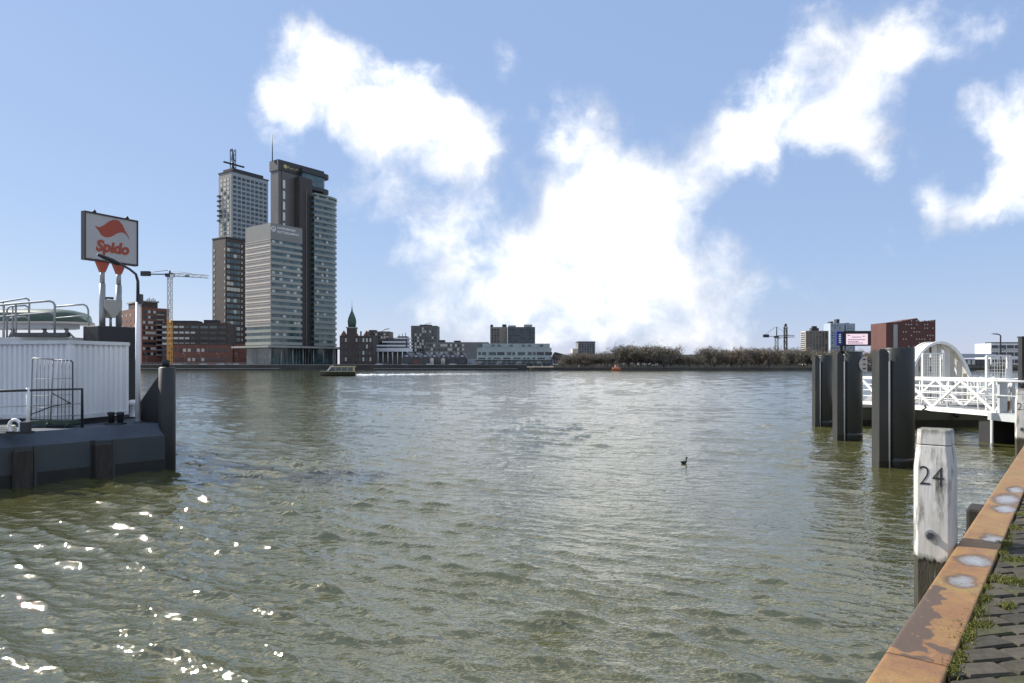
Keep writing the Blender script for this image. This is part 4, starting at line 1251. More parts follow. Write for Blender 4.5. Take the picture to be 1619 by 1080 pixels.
def post(x, y, num, label, rough_z):
    t = empty('mooring_post', qw(x, y, -1.5), QA, label, 'mooring post')
    dz = 1.5
    t.scale = (.83, .83, 1)
    rr_ = random.Random(num)
    # ragged paint edge: white upper part over tarred lower part
    oct_loft([(.183, .045, -1.2), (.183, .045, rough_z + dz + .06)]).build('tarred_base', M_tar, t)
    oct_loft([(.187, .046, rough_z + dz), (.187, .046, 2.66 + dz), (.165, .052, 2.865 + dz)]).build('shaft', M_post, t, bevel=.006)
    oct_loft([(.163, .045, 2.872 + dz), (.158, .044, 3.0 + dz), (.15, .04, 3.008 + dz)]).build('cap', M_post, t, bevel=.006)
    me = text_mesh(str(num), .25, M_black, extrude=.002, offset=-.0045)
    inst('numerals', me, t, (-.1885, .012, 2.512 + dz), (R(90), 0, R(-90)))
    bo = MB().tube([(-.186, 0.02, 2.064 + dz), (-.200, 0.02, 2.064 + dz)], .052, 16).build('washer', M_galv, t)
    MB().tube([(-.199, 0.02, 2.064 + dz), (-.243, 0.02, 2.064 + dz)], .032, 6, smooth=False).build('bolt', M_dark, t)
    fl = MB()
    for k in range(60):           # flakes of paint hanging over the tar line
        yy = -.139 + .278 * k / 59
        z1 = rough_z + dz - .018 - .014 * math.sin(yy * 60) - .01 * math.sin(yy * 140 + 1) - rr_.uniform(0, .010)
        fl.box(-.1885, -.182, yy - .0024, yy + .0024, z1, rough_z + dz + .01)
    fl.build('paint_edge', M_post, t)
    MB().tube([(-.184, -.03, 1.70 + dz), (-.235, -.03, 1.70 + dz), (-.235, -.03, 1.80 + dz), (-.184, -.03, 1.80 + dz)], .008, 6).build('staple', M_galv, t)
    return t
post(7.93, .175, 24, 'white painted square wooden mooring post numbered 24 with black tarred foot', 1.86)
post(20.75, .175, 23, 'white painted wooden mooring post numbered 23 farther along the quay', 1.80)

# ------------------------------------------------------------------ steel mooring piles
M_pile = mat('pile_steel', (.017, .022, .022), .42, var=.35, scale=1.3, c2=(.040, .038, .033), bump=.004, bscale=20, stretch=(1, 1, .35))
M_algae = mat('wet_algae', (.012, .013, .010), .35, var=.4, scale=3)
M_litsteel = mat('sunlit_steel', (.42, .40, .37), .5, var=.15, scale=3, stretch=(1, 1, .3))  # sunlight in the pile groove put into the colour
def steel_pile(px, py, wpx, label, dtop):
    Y = CAMZ * F / (py - HY)
    c = P(px, py, Y)
    t = empty('mooring_pile', (c.x, c.y, -2.5), R(-math.degrees(math.atan(c.x / c.y)) * .0), label, 'mooring pile', None)
    z1 = dtop + 2.5
    s = wpx / F * Y / 1.36
    k = s
    prof_o = [(.5 * k, 0), (.5 * k, z1), (.46 * k, z1 + .002), (.46 * k, z1 - .6)]
    MB().lathe([(.5 * k, 0), (.5 * k, z1 - .03), (.49 * k, z1), (.45 * k, z1), (.45 * k, z1 - .5)], 36, (.18 * k, 0, 0)).build('tube', M_pile, t)
    # channel flange at its side with rounded top corner
    w0, w1 = -.69 * k, -.37 * k
    pl = [(w0, 0), (w1, 0), (w1, z1 - .22)] + [(w1 - .2 * k + .2 * k * math.cos(R(a)), z1 - .22 + .17 * math.sin(R(a))) for a in (20, 40, 60, 80, 90)] + [(w0 + .04, z1 - .05), (w0, z1 - .09)]
    MB().prism(pl, -.035, .035, Matrix.Translation((0, -.36 * k, 0)) @ Matrix.Rotation(R(90), 4, 'X')).build('flange', M_pile, t)
    MB().box(w0 + .004, w0 + .06, -.32 * k, .1 * k, 0, z1 - .1).build('side_web', M_pile, t)
    MB().box(w0 + .06, -.2 * k, .04 * k, .1 * k, 0, z1 - .15).build('web', M_pile, t)
    MB().tube([(-.33 * k, -.34 * k, 0), (-.33 * k, -.34 * k, z1 - .12)], .045 * k, 8).build('lit_interlock', M_litsteel, t)  # pale bar carries the sunlit strip of the groove in its colour
    MB().lathe([(.507 * k, 2.0), (.507 * k, 2.72), (.503 * k, 2.85)], 36, (.18 * k, 0, 0)).build('waterline_band', M_algae, t)
    MB().box(w0 - .006, w1 + .006, -.40 * k, -.395 * k + .001, 2.0, 2.75).build('waterline_band', M_algae, t)
    return t, c, k
pA = steel_pile(1412, 738, 62, 'thick dark steel mooring pile beside the white post numbered 24', zat(550, 23.8))
pB = steel_pile(1340, 695, 44, 'dark steel mooring pile carrying the display board', zat(556, 32.4))
pC = steel_pile(1300.5, 674, 31, 'dark steel mooring pile standing beyond the display board', zat(561.5, 39.2))
# added half round plate, pale like the lit inside of the middle pile
t, c, k = pB
zc = zat(576, 31.9) + 2.5
hd = [(.68 * k + .38 * math.cos(R(a)), zc + .38 * math.sin(R(a))) for a in range(90, 271, 15)]
MB().prism(hd, -.015, .015, Matrix.Translation((0, -.53 * k, 0)) @ Matrix.Rotation(R(90), 4, 'X')).build('lit_cutout_plate', M_cream, t)
for dz in (.22, 0.0, -.2):
    MB().box(.68 * k - .2, .68 * k - .08, -.565, -.55, zc + dz - .02, zc + dz + .03).build('bolt', M_dark, t)
# display board on that pile
zt = zat(556, 32.4)
t = empty('display_board', (c.x - .12, c.y - .1, zt), R(-4), 'black travel display with lit pale screen and blue side panel on pile', 'display')
MB().tube([(-.22, 0, -.45), (-.22, 0, .95)], .07, 10).build('pole', M_black, t)
MB().box(-.34, -.10, -.12, .12, -.02, .03).build('foot_plate', M_black, t)
MB().box(-.18, 1.08, -.16, .14, .27, .97).build('housing', M_black, t, bevel=.02)
MB().box(-.48, -.19, -.14, .1, .28, .95).build('side_panel', mat('blue_panel', (.015, .03, .16), .4, var=.1), t, bevel=.01)
ms = bpy.data.materials.new('lit_screen'); ms.use_nodes = True
bs = ms.node_tree.nodes['Principled BSDF']; bs.inputs['Base Color'].default_value = (.5, .4, .45, 1)
bs.inputs['Emission Color'].default_value = (.95, .72, .78, 1); bs.inputs['Emission Strength'].default_value = .42
sc = MB().box(-.06, .92, -.172, -.162, .33, .83).build('screen', ms, t)
M_ink = mat('screen_ink', (.12, .10, .2), .5, var=.1)
for k_, (x0, x1, z) in enumerate(((.0, .12, .74), (.2, .62, .66), (.68, .8, .7), (.02, .8, .54), (.02, .5, .45), (.02, .7, .38))):
    m_ = MB(); xx = x0; rr_ = random.Random(k_)
    while xx < x1:
        w = rr_.uniform(.03, .08); m_.box(xx, min(x1, xx + w), -.178, -.173, z, z + .035); xx += w + .018
    m_.build('text_line', M_ink, sc)
m_ = MB()
for k_ in range(5):
    m_.box(-.39, -.29, -.148, -.142, .4 + .09 * k_, .46 + .09 * k_)
m_.build('side_lettering', M_sgn, t)

def wroot(name, loc, label, cat, group=None):
    return empty(name, loc, 0, label, cat, group)
def wbuild(mb1, name, m, root_, bevel=0.0):
    o = mb1.build(name, m, root_, bevel)
    o.location = -root_.location
    return o
# ------------------------------------------------------------------ landing with gangway (right)
M_wr = mat('white_railing_paint', (.78, .78, .75), .45, var=.06, scale=3)
G0, G1 = Vector((21.55, 30.5, 1.36)), Vector((20.6, 40.2, 1.28))
gd = (G1 - G0).normalized(); gs = Vector((gd.y, -gd.x, 0)).normalized()      # sideways, to the right
GW, GH = 1.7, 1.5
t = wroot('gangway', Vector((G0.x, G0.y, 1.1)), 'white truss gangway leading to the pontoon with arched shelter', 'gangway')
GL = (G1 - G0).length
def beam(a, b_, w, h):
    """rectangular bar between two points"""
    a, b_ = Vector(a), Vector(b_); d = (b_ - a); L_ = d.length; d.normalize()
    s_ = d.cross(Vector((0, 0, 1)))
    s_ = s_.normalized() if s_.length > 1e-4 else Vector((1, 0, 0))
    u_ = s_.cross(d)
    vs_ = [a + d * q * L_ + s_ * i * w / 2 + u_ * j * h / 2 for q in (0, 1) for (i, j) in ((-1, -1), (1, -1), (1, 1), (-1, 1))]
    return MB().add(vs_, [(3, 2, 1, 0), (4, 5, 6, 7), (0, 1, 5, 4), (1, 2, 6, 5), (2, 3, 7, 6), (3, 0, 4, 7)])
for side in (0, 1):
    o_ = gs * (GW * side)
    up = Vector((0, 0, GH))
    wbuild(beam(G0 + o_ - gd * .15, G1 + o_, .12, .22), 'bottom_chord', M_wr, t)
    wbuild(beam(G0 + o_ + up - gd * .15, G1 + o_ + up, .11, .15), 'top_chord', M_wr, t)
    pn = GL / 5
    for k in range(5):
        a = G0 + gd * pn * k + o_; b_ = G0 + gd * pn * (k + 1) + o_
        if k % 2 == 0: p0, p1 = a + Vector((0, 0, .1)), b_ + up * .96
        else: p0, p1 = a + up * .96, b_ + Vector((0, 0, .1))
        wbuild(beam(p0, p1, .085, .1), 'diagonal', M_wr, t)
    for k in (0, 5):
        a = G0 + gd * pn * k + o_
        wbuild(beam(a, a + up, .09, .09), 'end_post', M_wr, t)
    for zz_ in (.45, .8, 1.12):
        wbuild(MB().tube([G0 + o_ * .94 + gs * .05 + Vector((0, 0, zz_)), G1 + o_ * .94 + gs * .05 + Vector((0, 0, zz_))], .022, 6), 'rail', M_wr, t)
    for k in range(6):
        a = G0 + gd * pn * (k + .5) + o_ * .94 + gs * .05
        if k < 5: wbuild(MB().tube([a, a + up], .028, 6), 'rail_post', M_wr, t)
dk = MB()
dk.add([G0 + gs * .1, G1 + gs * .1, G1 + gs * (GW - .1), G0 + gs * (GW - .1)] + [p + Vector((0, 0, .06)) for p in (G0 + gs * .1, G1 + gs * .1, G1 + gs * (GW - .1), G0 + gs * (GW - .1))],
       [(0, 1, 2, 3), (7, 6, 5, 4), (0, 4, 5, 1), (1, 5, 6, 2), (2, 6, 7, 3), (3, 7, 4, 0)])
wbuild(dk, 'deck', M_conc, t)
wbuild(MB().tube([P(1462, 641, 34.3), P(1464, 645, 34.2), P(1458, 648, 34.0), P(1474, 652, 34.0)], .05, 6), 'cable', M_black, t)

# quay side platform
M_gry = mat('grey_steel_paint', (.40, .42, .42), .5, var=.1, scale=2)
t = wroot('landing_platform', Vector((22.3, 29.6, -2.0)), 'grey steel landing platform on a dark pier between quay and gangway', 'platform')
wbuild(MB().prism([(21.2, 30.42), (21.4, 28.2), (22.25, 28.2), (25.0, 31.6), (23.6, 32.2)], 1.1, 1.42), 'deck', M_gry, t)
wbuild(MB().box(21.75, 22.95, 30.9, 31.8, -2, 1.1), 'pier', M_black, t)
wbuild(MB().tube([(21.7, 30.85, -2), (21.7, 30.85, 1.1)], .07, 8), 'pier_pipe', M_gry, t)
for a, b_ in (((21.4, 30.3), (21.55, 28.4)), ((21.55, 28.4), (22.2, 28.35)),):
    wbuild(MB().tube([(a[0], a[1], 2.84), (b_[0], b_[1], 2.84)], .06, 8), 'top_rail', M_gry, t)
    wbuild(MB().tube([(a[0], a[1], 2.2), (b_[0], b_[1], 2.2)], .03, 8), 'mid_rail', M_gry, t)
    wbuild(MB().tube([(b_[0], b_[1], 1.42), (b_[0], b_[1], 2.84)], .05, 8), 'rail_post', M_gry, t)
for px_, w_ in ((1584, .34), (1600, .12)):
    p = P(px_, 0, 30.2)
    wbuild(MB().box(p.x - w_ / 2, p.x + w_ / 2, 30.1, 30.25, 1.42, 2.80), 'panel_post', M_gry, t)
wbuild(beam((21.5, 30.3, 1.5), (22.15, 30.3, 2.75), .06, .08), 'brace', M_wr, t)
for zz_ in (1.75, 2.1, 2.45):
    wbuild(MB().tube([(22.1, 31.0, zz_), (23.6, 31.9, zz_)], .03, 6), 'mid_rail', M_wr, t)
wbuild(MB().tube([(22.0, 30.9, 2.86), (24.6, 31.6, 2.86)], .055, 8), 'top_rail', M_wr, t)
for k in range(6):
    wbuild(MB().tube([(22.1 + .42 * k, 30.95 + .11 * k, 1.42), (22.1 + .42 * k, 30.95 + .11 * k, 2.84)], .03, 6), 'rail_post', M_wr, t)
t = wroot('rusty_bollard', P(1591, 640, 30.6) - Vector((0, 0, .2)), 'small rusty brown cone on the landing platform', 'bollard')
pz = t.location.z; t.location.z = 1.42
MB().lathe([(.05, 0), (.24, .42), (.26, .5), (.2, .52)], 12).build('cone', mat('rust_brown', (.22, .10, .05), .8, var=.3, scale=6), t)
MB().lathe([(.11, 0), (.09, .04)], 12).build('foot', M_dark, t)
# pontoon
M_pont = mat('olive_hull', (.075, .078, .038), .6, var=.35, scale=.7, c2=(.045, .045, .03))
t = wroot('floating_pontoon', Vector((27, 46, -.8)), 'dark olive floating pontoon under the white arched shelter', 'pontoon')
pp = [(19.9, 39.0), (29.3, 39.0), (39.3, 51), (39.3, 54), (28.6, 54)]
wbuild(MB().prism(pp, -.8, 1.1), 'hull', M_pont, t)
wbuild(MB().prism([(19.8, 38.9), (29.35, 38.9), (39.4, 51), (39.4, 54.1), (28.5, 54.1)], 1.1, 1.26), 'deck', M_conc, t)
wbuild(MB().prism([(p[0] + (-.012 if p[0] < 25 else .012), p[1] + (-.012 if p[1] < 45 else .012)) for p in pp], -.75, .38), 'wet_band', M_algae, t)
for x in (22.5, 25.2, 28.0):
    wbuild(MB().tube([(x, 38.9, .75), (x, 38.72, .75), (x, 38.62, .6)], .12, 8), 'fender', M_black, t)
# arched shelter on the pontoon
AY = 44.5
ac = P(1487, 0, AY)
t = wroot('arched_shelter', Vector((ac.x, AY + 2, 1.262)), 'cream arched shelter with vertical slats on the pontoon', 'shelter')
AW, AH = 2.25, zat(541, AY) - 1.26
M_crm = mat('cream_boards', (.56, .54, .47), .6, var=.12, scale=2, stretch=(1, 1, .3))
M_crm2 = mat('cream_boards_worn', (.47, .45, .39), .65, var=.15, scale=2, stretch=(1, 1, .3))
def arch_z(x):
    f = abs(x) / AW
    return AH * (1 - f ** 2.1) ** .62 if f < 1 else 0
NA = 28
xs = [AW * math.sin(R(-90 + 180 * k / NA)) for k in range(NA + 1)]
arc = [(x, arch_z(x)) for x in xs]
def shell(y0, y1, th, grow=0.0):
    mb1 = MB(); V = []
    for (x, z) in arc:
        l_ = math.hypot(x, z * .7) or 1; nx_, nz_ = x / l_, z * .7 / l_
        for (y, o_) in ((y0, grow), (y1, grow), (y1, grow - th), (y0, grow - th)):
            V.append((x + nx_ * o_, y, z + nz_ * o_))
    Fc = []
    for i in range(len(arc) - 1):
        for j in range(4):
            j2 = (j + 1) % 4
            Fc.append((i * 4 + j, i * 4 + j2, i * 4 + 4 + j2, i * 4 + 4 + j))
    Fc += [(0, 1, 2, 3)[::-1], tuple((len(arc) - 1) * 4 + j for j in range(4))]
    return mb1.add(V, Fc)
shell(-2.0, -1.85, .17, .06).build('front_rim', M_wr, t)
shell(-1.84, -.9, .05, 0).build('roof_shell', M_crm2, t)
shell(-.89, -.75, .17, .06).build('rear_rim', M_wr, t)
rr_ = random.Random(8)
x = -AW + .28
k = 0
while x < AW - .3:
    w = .26 if k % 2 else .34
    z1 = min(arch_z(x), arch_z(x + w)) - .1
    if z1 > .4:
        MB().box(x, x + w, -1.84 + (.1 if k % 2 else 0), -1.78 + (.1 if k % 2 else 0), 0, z1).build('slat', M_crm if k % 2 == 0 else M_crm2, t)
    x += w + rr_.choice([.10, .05, .16]); k += 1
MB().box(-AW + .3, AW - .3, -1.6, -1.5, .9, 1.05).build('cross_rail', M_wr, t)
MB().box(-1.4, .2, -1.45, -1.1, 0, .5).build('bench', M_dark, t)
# mesh gates
def gate(name, p0, p1, h, label, boxpanel=False):
    p0, p1 = Vector(p0), Vector(p1)
    g_ = wroot(name, (p0 + p1) / 2, label, 'gate')
    up = Vector((0, 0, h)); d = (p1 - p0)
    for f in (0, 1, .86):
        wbuild(beam(p0 + d * f, p0 + d * f + up, .09 if f != .86 else .05, .09), 'post', M_wr, g_)
    for zz_ in (1.0, .42):
        wbuild(beam(p0 + up * zz_, p1 + up * zz_, .06, .08), 'frame_bar', M_wr, g_)
    ms_ = MB()
    for k in range(1, 9):
        ms_.tube([p0 + d * k / 9, p0 + d * k / 9 + up], .009, 4, cap=False)
    for k in range(1, 16):
        ms_.tube([p0 + up * k / 16, p1 + up * k / 16], .009, 4, cap=False)
    wbuild(ms_, 'wire_mesh', M_wr, g_)
    if boxpanel:
        q = p0 + d * .82 + up * .66
        wbuild(MB().box(q.x - .11, q.x + .11, q.y - .16, q.y - .08, q.z - .28, q.z + .28), 'intercom', M_white, g_)
    return g_
a = P(1459, 0, 40.5); b_ = P(1492, 0, 40.3)
gate('mesh_gate', (a.x, a.y, 1.26), (b_.x, b_.y, 1.26), zat(559, 40.4) - 1.26, 'white wire mesh gate before the arched shelter')
a = P(1560, 0, 31.9); b_ = P(1598, 0, 31.7)
gate('mesh_gate', (a.x, a.y, 1.42), (b_.x, b_.y, 1.42), zat(562.5, 31.8) - 1.42, 'white wire mesh gate with intercom box at the quay end of gangway', True)
# white railing on the pontoon with ball topped posts
t = wroot('pontoon_railing', Vector((27.5, 40.3, 1.26)), 'white pontoon railing with rounded post heads behind the gangway truss', 'railing')
for k in range(9):
    p = P(1503 + 9.6 * k, 0, 40.0 + .35 * k)
    if p.x > 30.2: break
    wbuild(MB().lathe([(.05, 0), (.05, 1.15), (.13, 1.25), (.15, 1.4), (.06, 1.52)], 10, (p.x, p.y, 1.26)), 'post', M_wr, t)
pa, pb = P(1496, 0, 39.9), P(1569, 0, 42.6)
for zz_ in (.45, .85):
    wbuild(MB().tube([(pa.x, pa.y, 1.26 + zz_), (pb.x - .1, pb.y, 1.26 + zz_)], .03, 6), 'rail', M_wr, t)
for (px_, Y_, lab) in ((1582, 51.5, 'tall grey street lamp on the pontoon left of dark post'), ):
    p = P(px_, 0, Y_)
    t = wroot('street_lamp', Vector((p.x, p.y, 1.26)), lab, 'street lamp')
    h = zat(531, Y_) - 1.26
    MB().tube([(0, 0, 0), (0, 0, h), (-.1, 0, h + .1), (-.55, -.1, h + .13)], [.07, .05, .04, .03], 8).build('post', M_dark, t)
    MB().box(-.75, -.35, -.2, .0, h + .1, h + .18).build('lamp_head', M_galv, t)
    MB().tube([(0, 0, h * .75), (.35, -.1, h * .78)], .03, 6).build('arm', M_dark, t)
p = P(1617, 0, 31.0)
t = wroot('dark_post', Vector((p.x, p.y, 1.42)), 'dark square post on the landing platform beside the mesh gate', 'post')
hh = zat(534, 31) - 1.42
MB().box(-.13, .2, -.13, .13, 0, hh).build('shaft', M_black, t, bevel=.02)
MB().prism([(-.15, -.16), (.24, -.16), (.24, .16), (-.15, .16)], hh, hh + .06).build('cap', M_dark, t)
MB().lathe([(.18, 0), (.2, .1), (.15, .3)], 10, (-.26, -.1, .6)).build('lifebuoy_case', M_brick, t)

# ================================================================== pontoon on the left
C_ = Vector((-11.7, 23.3, 0)); dB = Vector((-.643, -.766, 0))
def front(px):
    k = (px - CX) / F
    s_ = (k * C_.y - C_.x) / (dB.x - k * dB.y)
    return C_ + dB * s_, s_
nF = Vector((.766, -.643, 0))         # outward normal of the river side
t = wroot('mooring_pontoon', Vector((-22, 22, -1)), 'large grey blue steel pontoon carrying the white container', 'pontoon')
outer = [(-31, .3), (C_.x, C_.y), (-15.8, 31), (-40, 36), (-50, 10)]
inner = [(-31.25, .55), (C_.x - .36, C_.y + .02), (-16.1, 30.7), (-39.8, 35.6), (-49.6, 10.2)]
M_hull = mat('pontoon_paint', (.030, .040, .047), .5, var=.25, scale=.5, c2=(.055, .062, .062), bump=.006, bscale=1.2)
M_deck = mat('pontoon_deck', (.045, .062, .085), .6, var=.3, scale=.9)
hl = MB()
n = 5
V = [(x, y, -1) for x, y in outer] + [(x, y, 1.16) for x, y in outer]
hl.add(V, [(i, (i + 1) % n, n + (i + 1) % n, n + i) for i in range(n)])
wbuild(hl, 'hull', M_hull, t)
V = [(x, y, 1.16) for x, y in outer] + [(x, y, 1.56) for x, y in inner]
wbuild(MB().add(V, [(i, (i + 1) % n, n + (i + 1) % n, n + i) for i in range(n)]), 'bevelled_edge', M_deck, t)
wbuild(MB().prism(inner, 1.5, 1.562), 'deck', M_deck, t)
o2 = [(x + (.012 if i < 2 else 0), y - (.012 if i < 2 else -.0)) for i, (x, y) in enumerate(outer)]
wbuild(MB().add([(x, y, -1) for x, y in o2[:3]] + [(x, y, .36) for x, y in o2[:3]], [(0, 1, 4, 3), (1, 2, 5, 4)]), 'wet_band', M_algae, t)
M_tim = mat('fender_wood', (.035, .029, .023), .85, var=.45, scale=4, bump=.01, stretch=(2, 2, .4))
for px_ in (34, 161, 3):
    p, s_ = front(px_)
    ang = math.atan2(-dB.y, -dB.x)
    Mx = Matrix.Translation(p) @ Matrix.Rotation(ang, 4, 'Z')
    if px_ != 3:
        wbuild(MB().box(-.24, .24, -.24, 0, -.8, 1.06, Mx), 'fender_post', M_tim, t, bevel=.03)
    wbuild(MB().box(.3, .37, -.05, 0, -.7, 1.14, Mx), 'hull_rib', M_hull, t)
p, s_ = front(146)
ang = math.atan2(-dB.y, -dB.x)
wbuild(MB().box(-.05, .08, -.02, .05, -.5, 1.18, Matrix.Translation(p) @ Matrix.Rotation(ang, 4, 'Z')), 'hull_seam', M_black, t)
# guide pile with gusset at its corner
p = Vector((-11.85, 23.45, 0))
g_ = wroot('guide_pile', Vector((p.x, p.y, -2)), 'black steel guide pile with triangular gusset at the pontoon corner', 'pile')
MB().lathe([(.27, 0), (.27, zat(582, 23.4) + 2), (.2, zat(581, 23.4) + 2.02)], 20).build('pile', M_black, g_)
MB().lathe([(.12, 0), (.12, .22), (.08, .25)], 12, (-.05, 0, zat(581, 23.4) + 2.02)).build('knob', M_black, g_)
gp = [Vector((-12.0, 23.5, 1.56)), Vector((-13.25, 24.35, 1.56)), Vector((-13.25, 24.35, zat(640, 24.3))), Vector((-12.1, 23.55, zat(593, 23.5))), Vector((-12.0, 23.5, zat(593, 23.5)))]
o_ = Vector((.05, .07, 0))
V = [q - o_ for q in gp] + [q + o_ for q in gp]
wbuild(MB().add(V, [(0, 1, 2, 3, 4)[::-1], (5, 6, 7, 8, 9)] + [(i, (i + 1) % 5, 5 + (i + 1) % 5, 5 + i) for i in range(5)]), 'gusset', M_black, g_)

# container
CK = Vector((-14.5, 22.4, 1.76)); cang = math.atan2(.97, .24)
t = empty('container', CK, cang, 'white corrugated steel container standing on the pontoon', 'container')
CWd, CL, CH = 2.44, 6.06, 2.6
M_ctr = mat('container_paint', (.70, .71, .72), .45, var=.05, scale=1.5, stretch=(1, 1, .2))
M_ctrim = mat('container_trim', (.58, .59, .60), .5, var=.1, scale=2)
def corrug(L_, pitch, h0, h1):
    pts_ = []; x = 0
    while x < L_ - 1e-3:
        w = pitch
        for (f, dpt) in ((0, 0), (.38, 0), (.5, .05), (.88, .05)):
            if x + f * w < L_: pts_.append((x + f * w, dpt))
        x += w
    pts_.append((L_, 0))
    return pts_
pts_ = corrug(CWd - .24, .215, 0, 0)
V = []; Fc = []
for i, (x, d_) in enumerate(pts_):
    V += [(.12 + x, .02 + d_, .14), (.12 + x, .02 + d_, CH - .12)]
    if i: Fc.append((2 * i - 2, 2 * i, 2 * i + 1, 2 * i - 1))
MB().add(V, Fc).build('end_wall', M_ctr, t)
pts_ = corrug(CL - .24, .215, 0, 0)
V = []; Fc = []
for i, (x, d_) in enumerate(pts_):
    V += [(.02 + d_, .12 + x, .14), (.02 + d_, .12 + x, CH - .12)]
    if i: Fc.append((2 * i - 2, 2 * i - 1, 2 * i + 1, 2 * i))
MB().add(V, Fc).build('side_wall', M_ctr, t)
MB().box(.14, CWd, .14, CL, .02, CH - .05).build('body', M_ctr, t)
for (x, y) in ((0, 0), (CWd - .12, 0), (0, CL - .12)):
    MB().box(x - .004, x + .12, y - .004, y + .12, .1, CH - .11).build('corner_post', M_ctr, t)
MB().box(-.03, CWd + .03, -.03, .12, CH - .11, CH + .01).build('top_rail', M_ctrim, t)
MB().box(-.03, .12, .121, CL + .03, CH - .11, CH + .01).build('top_rail', M_ctrim, t)
MB().box(-.006, CWd, -.006, .1, 0, .139).build('bottom_rail', M_ctrim, t)
MB().box(-.006, .1, .101, CL, 0, .139).build('bottom_rail', M_ctrim, t)
MB().box(.05, CWd - .05, .08, .3, -.2, 0).build('skid', M_black, t)
MB().box(.05, CWd - .05, CL - .4, CL - .1, -.2, 0).build('skid', M_black, t)
MB().box(.1, .3, .31, CL - .41, -.2, 0).build('skid', M_black, t)
hn = MB().tube([(-.02, 3.0, 1.6), (-.06, 3.0, 1.6), (-.06, 3.0, 1.75), (-.02, 3.0, 1.75)], .015, 6)
hn.build('door_handle', M_dark, t)

# deckhouse behind the container
t = wroot('deckhouse', Vector((-21.5, 28.2, 1.56)), 'low grey deckhouse behind the container with rails on its roof', 'cabin')
wbuild(MB().box(-28, -17.2, 26.6, 30.2, 1.562, 4.46), 'wall', M_greyp, t)
wbuild(MB().box(-28.2, -17.0, 26.4, 30.4, 4.46, 4.62), 'roof', M_gry, t)
wbuild(MB().prism([(-17.9, 26.9), (-16.95, 26.2), (-16.95, 26.0), (-19, 26.0), (-19, 26.9)], 4.621, 4.78), 'roof_ramp', M_dark, t)
# railings on the roof (each loop its own rail)
def rail_px(pts, Y, r=.032):
    return [P(a, b_, Y) for a, b_ in pts]
def loop(name, pts, Y, label, posts=(), r=.035):
    w_ = rail_px(pts, Y)
    g_ = wroot(name, Vector((w_[-1].x, w_[-1].y, 4.62)), label, 'railing')
    w_[-1].z = 4.62
    wbuild(MB().tube(w_, r, 8), 'top_rail', M_galv, g_)
    lo = [Vector((q.x, q.y, q.z - .45)) for q in w_[:-2]]
    if len(lo) > 1:
        wbuild(MB().tube(lo, r * .7, 8), 'mid_rail', M_galv, g_)
    for (px_, top) in posts:
        q = P(px_, top, Y)
        wbuild(MB().tube([(q.x, q.y, 4.62), q], r * .9, 8), 'post', M_galv, g_)
loop('roof_railing', [(-30, 482), (0, 478), (38, 472), (42.5, 472), (45.5, 474), (46.5, 478), (46.5, 530)], 29.2, 'steel tube railing at the back of the deckhouse roof', [(5, 478)])
loop('roof_railing', [(-30, 486), (0, 482.5), (70, 476.5), (78, 476), (84, 478), (87, 483), (86.5, 490), (86.5, 534)], 26.75, 'long steel tube railing along the front of the deckhouse roof', [(6, 482), (25, 481)], .042)
loop('roof_railing', [(11, 534), (11, 490), (14, 486), (19, 484), (40, 483), (45, 486), (46, 492), (46, 534)], 27.0, 'short bent tube railing by the ramp on the deckhouse roof', [(20, 485)])
loop('roof_railing', [(88, 485), (120, 482), (132, 481.5), (137, 484), (139.5, 490), (140.5, 520), (140.5, 534)], 26.9, 'steel tube railing loop at the corner of the deckhouse roof')
# green covered boat on a cradle
t = wroot('covered_boat', Vector((-20.5, 28.3, 4.62)), 'dark green covered boat with white gunwale on the deckhouse roof', 'boat')
def boat_shell(prof, y_half, m, nm, zc, zh0, zh1, xr):
    NSx, NRx = 22, 12
    V = []; Fc = []
    for i in range(NSx + 1):
        f = i / NSx
        x = -27.0 + (xr + 27.0) * f
        e = max(0.0, (f - .82) / .18); sc_ = math.sqrt(max(0, 1 - e ** 2.6)) * .97 + .03
        for j in range(NRx + 1):
            a = math.pi * j / NRx
            V.append((x, 28.4 - math.cos(a) * y_half * sc_, zc + (zh1 * sc_) * math.sin(a) ** .45))
    for i in range(NSx):
        for j in range(NRx):
            Fc.append((i * (NRx + 1) + j, (i + 1) * (NRx + 1) + j, (i + 1) * (NRx + 1) + j + 1, i * (NRx + 1) + j + 1))
    Fc.append(tuple(NSx * (NRx + 1) + j for j in range(NRx + 1)))
    mb1 = MB().add(V, Fc, True)
    return mb1
zg = zat(508, 27.5)
xr_ = P(136, 0, 28).x
wbuild(boat_shell(None, .95, None, '', zg, 0, .56, xr_), 'cover', mat('green_canvas', (.045, .085, .062), .45, var=.3, scale=.8), t)
wl_ = [(-27, 27.42), (xr_ - 1.0, 27.42), (xr_ - .3, 27.7), (xr_ + .06, 28.4), (xr_ - .3, 29.1), (xr_ - 1.0, 29.38), (-27, 29.38)]
wbuild(MB().prism(wl_, zg - .09, zg - .002), 'gunwale', M_cream, t)
wbuild(MB().prism([(-27, 27.7), (xr_ - 1.2, 27.7), (xr_ - .5, 28.4), (xr_ - 1.2, 29.1), (-27, 29.1)], zg - .28, zg - .09), 'hull', M_white, t)
for x in (-24.5, -22.5, -20.5, -19.2, -18.3):
    wbuild(MB().tube([(x, 27.8, 4.62), (x + .15, 27.9, zg - .28)], .05, 6), 'cradle_leg', M_galv, t)
    wbuild(MB().tube([(x + .5, 27.8, 4.62), (x, 27.9, zg - .28)], .04, 6), 'cradle_brace', M_galv, t)

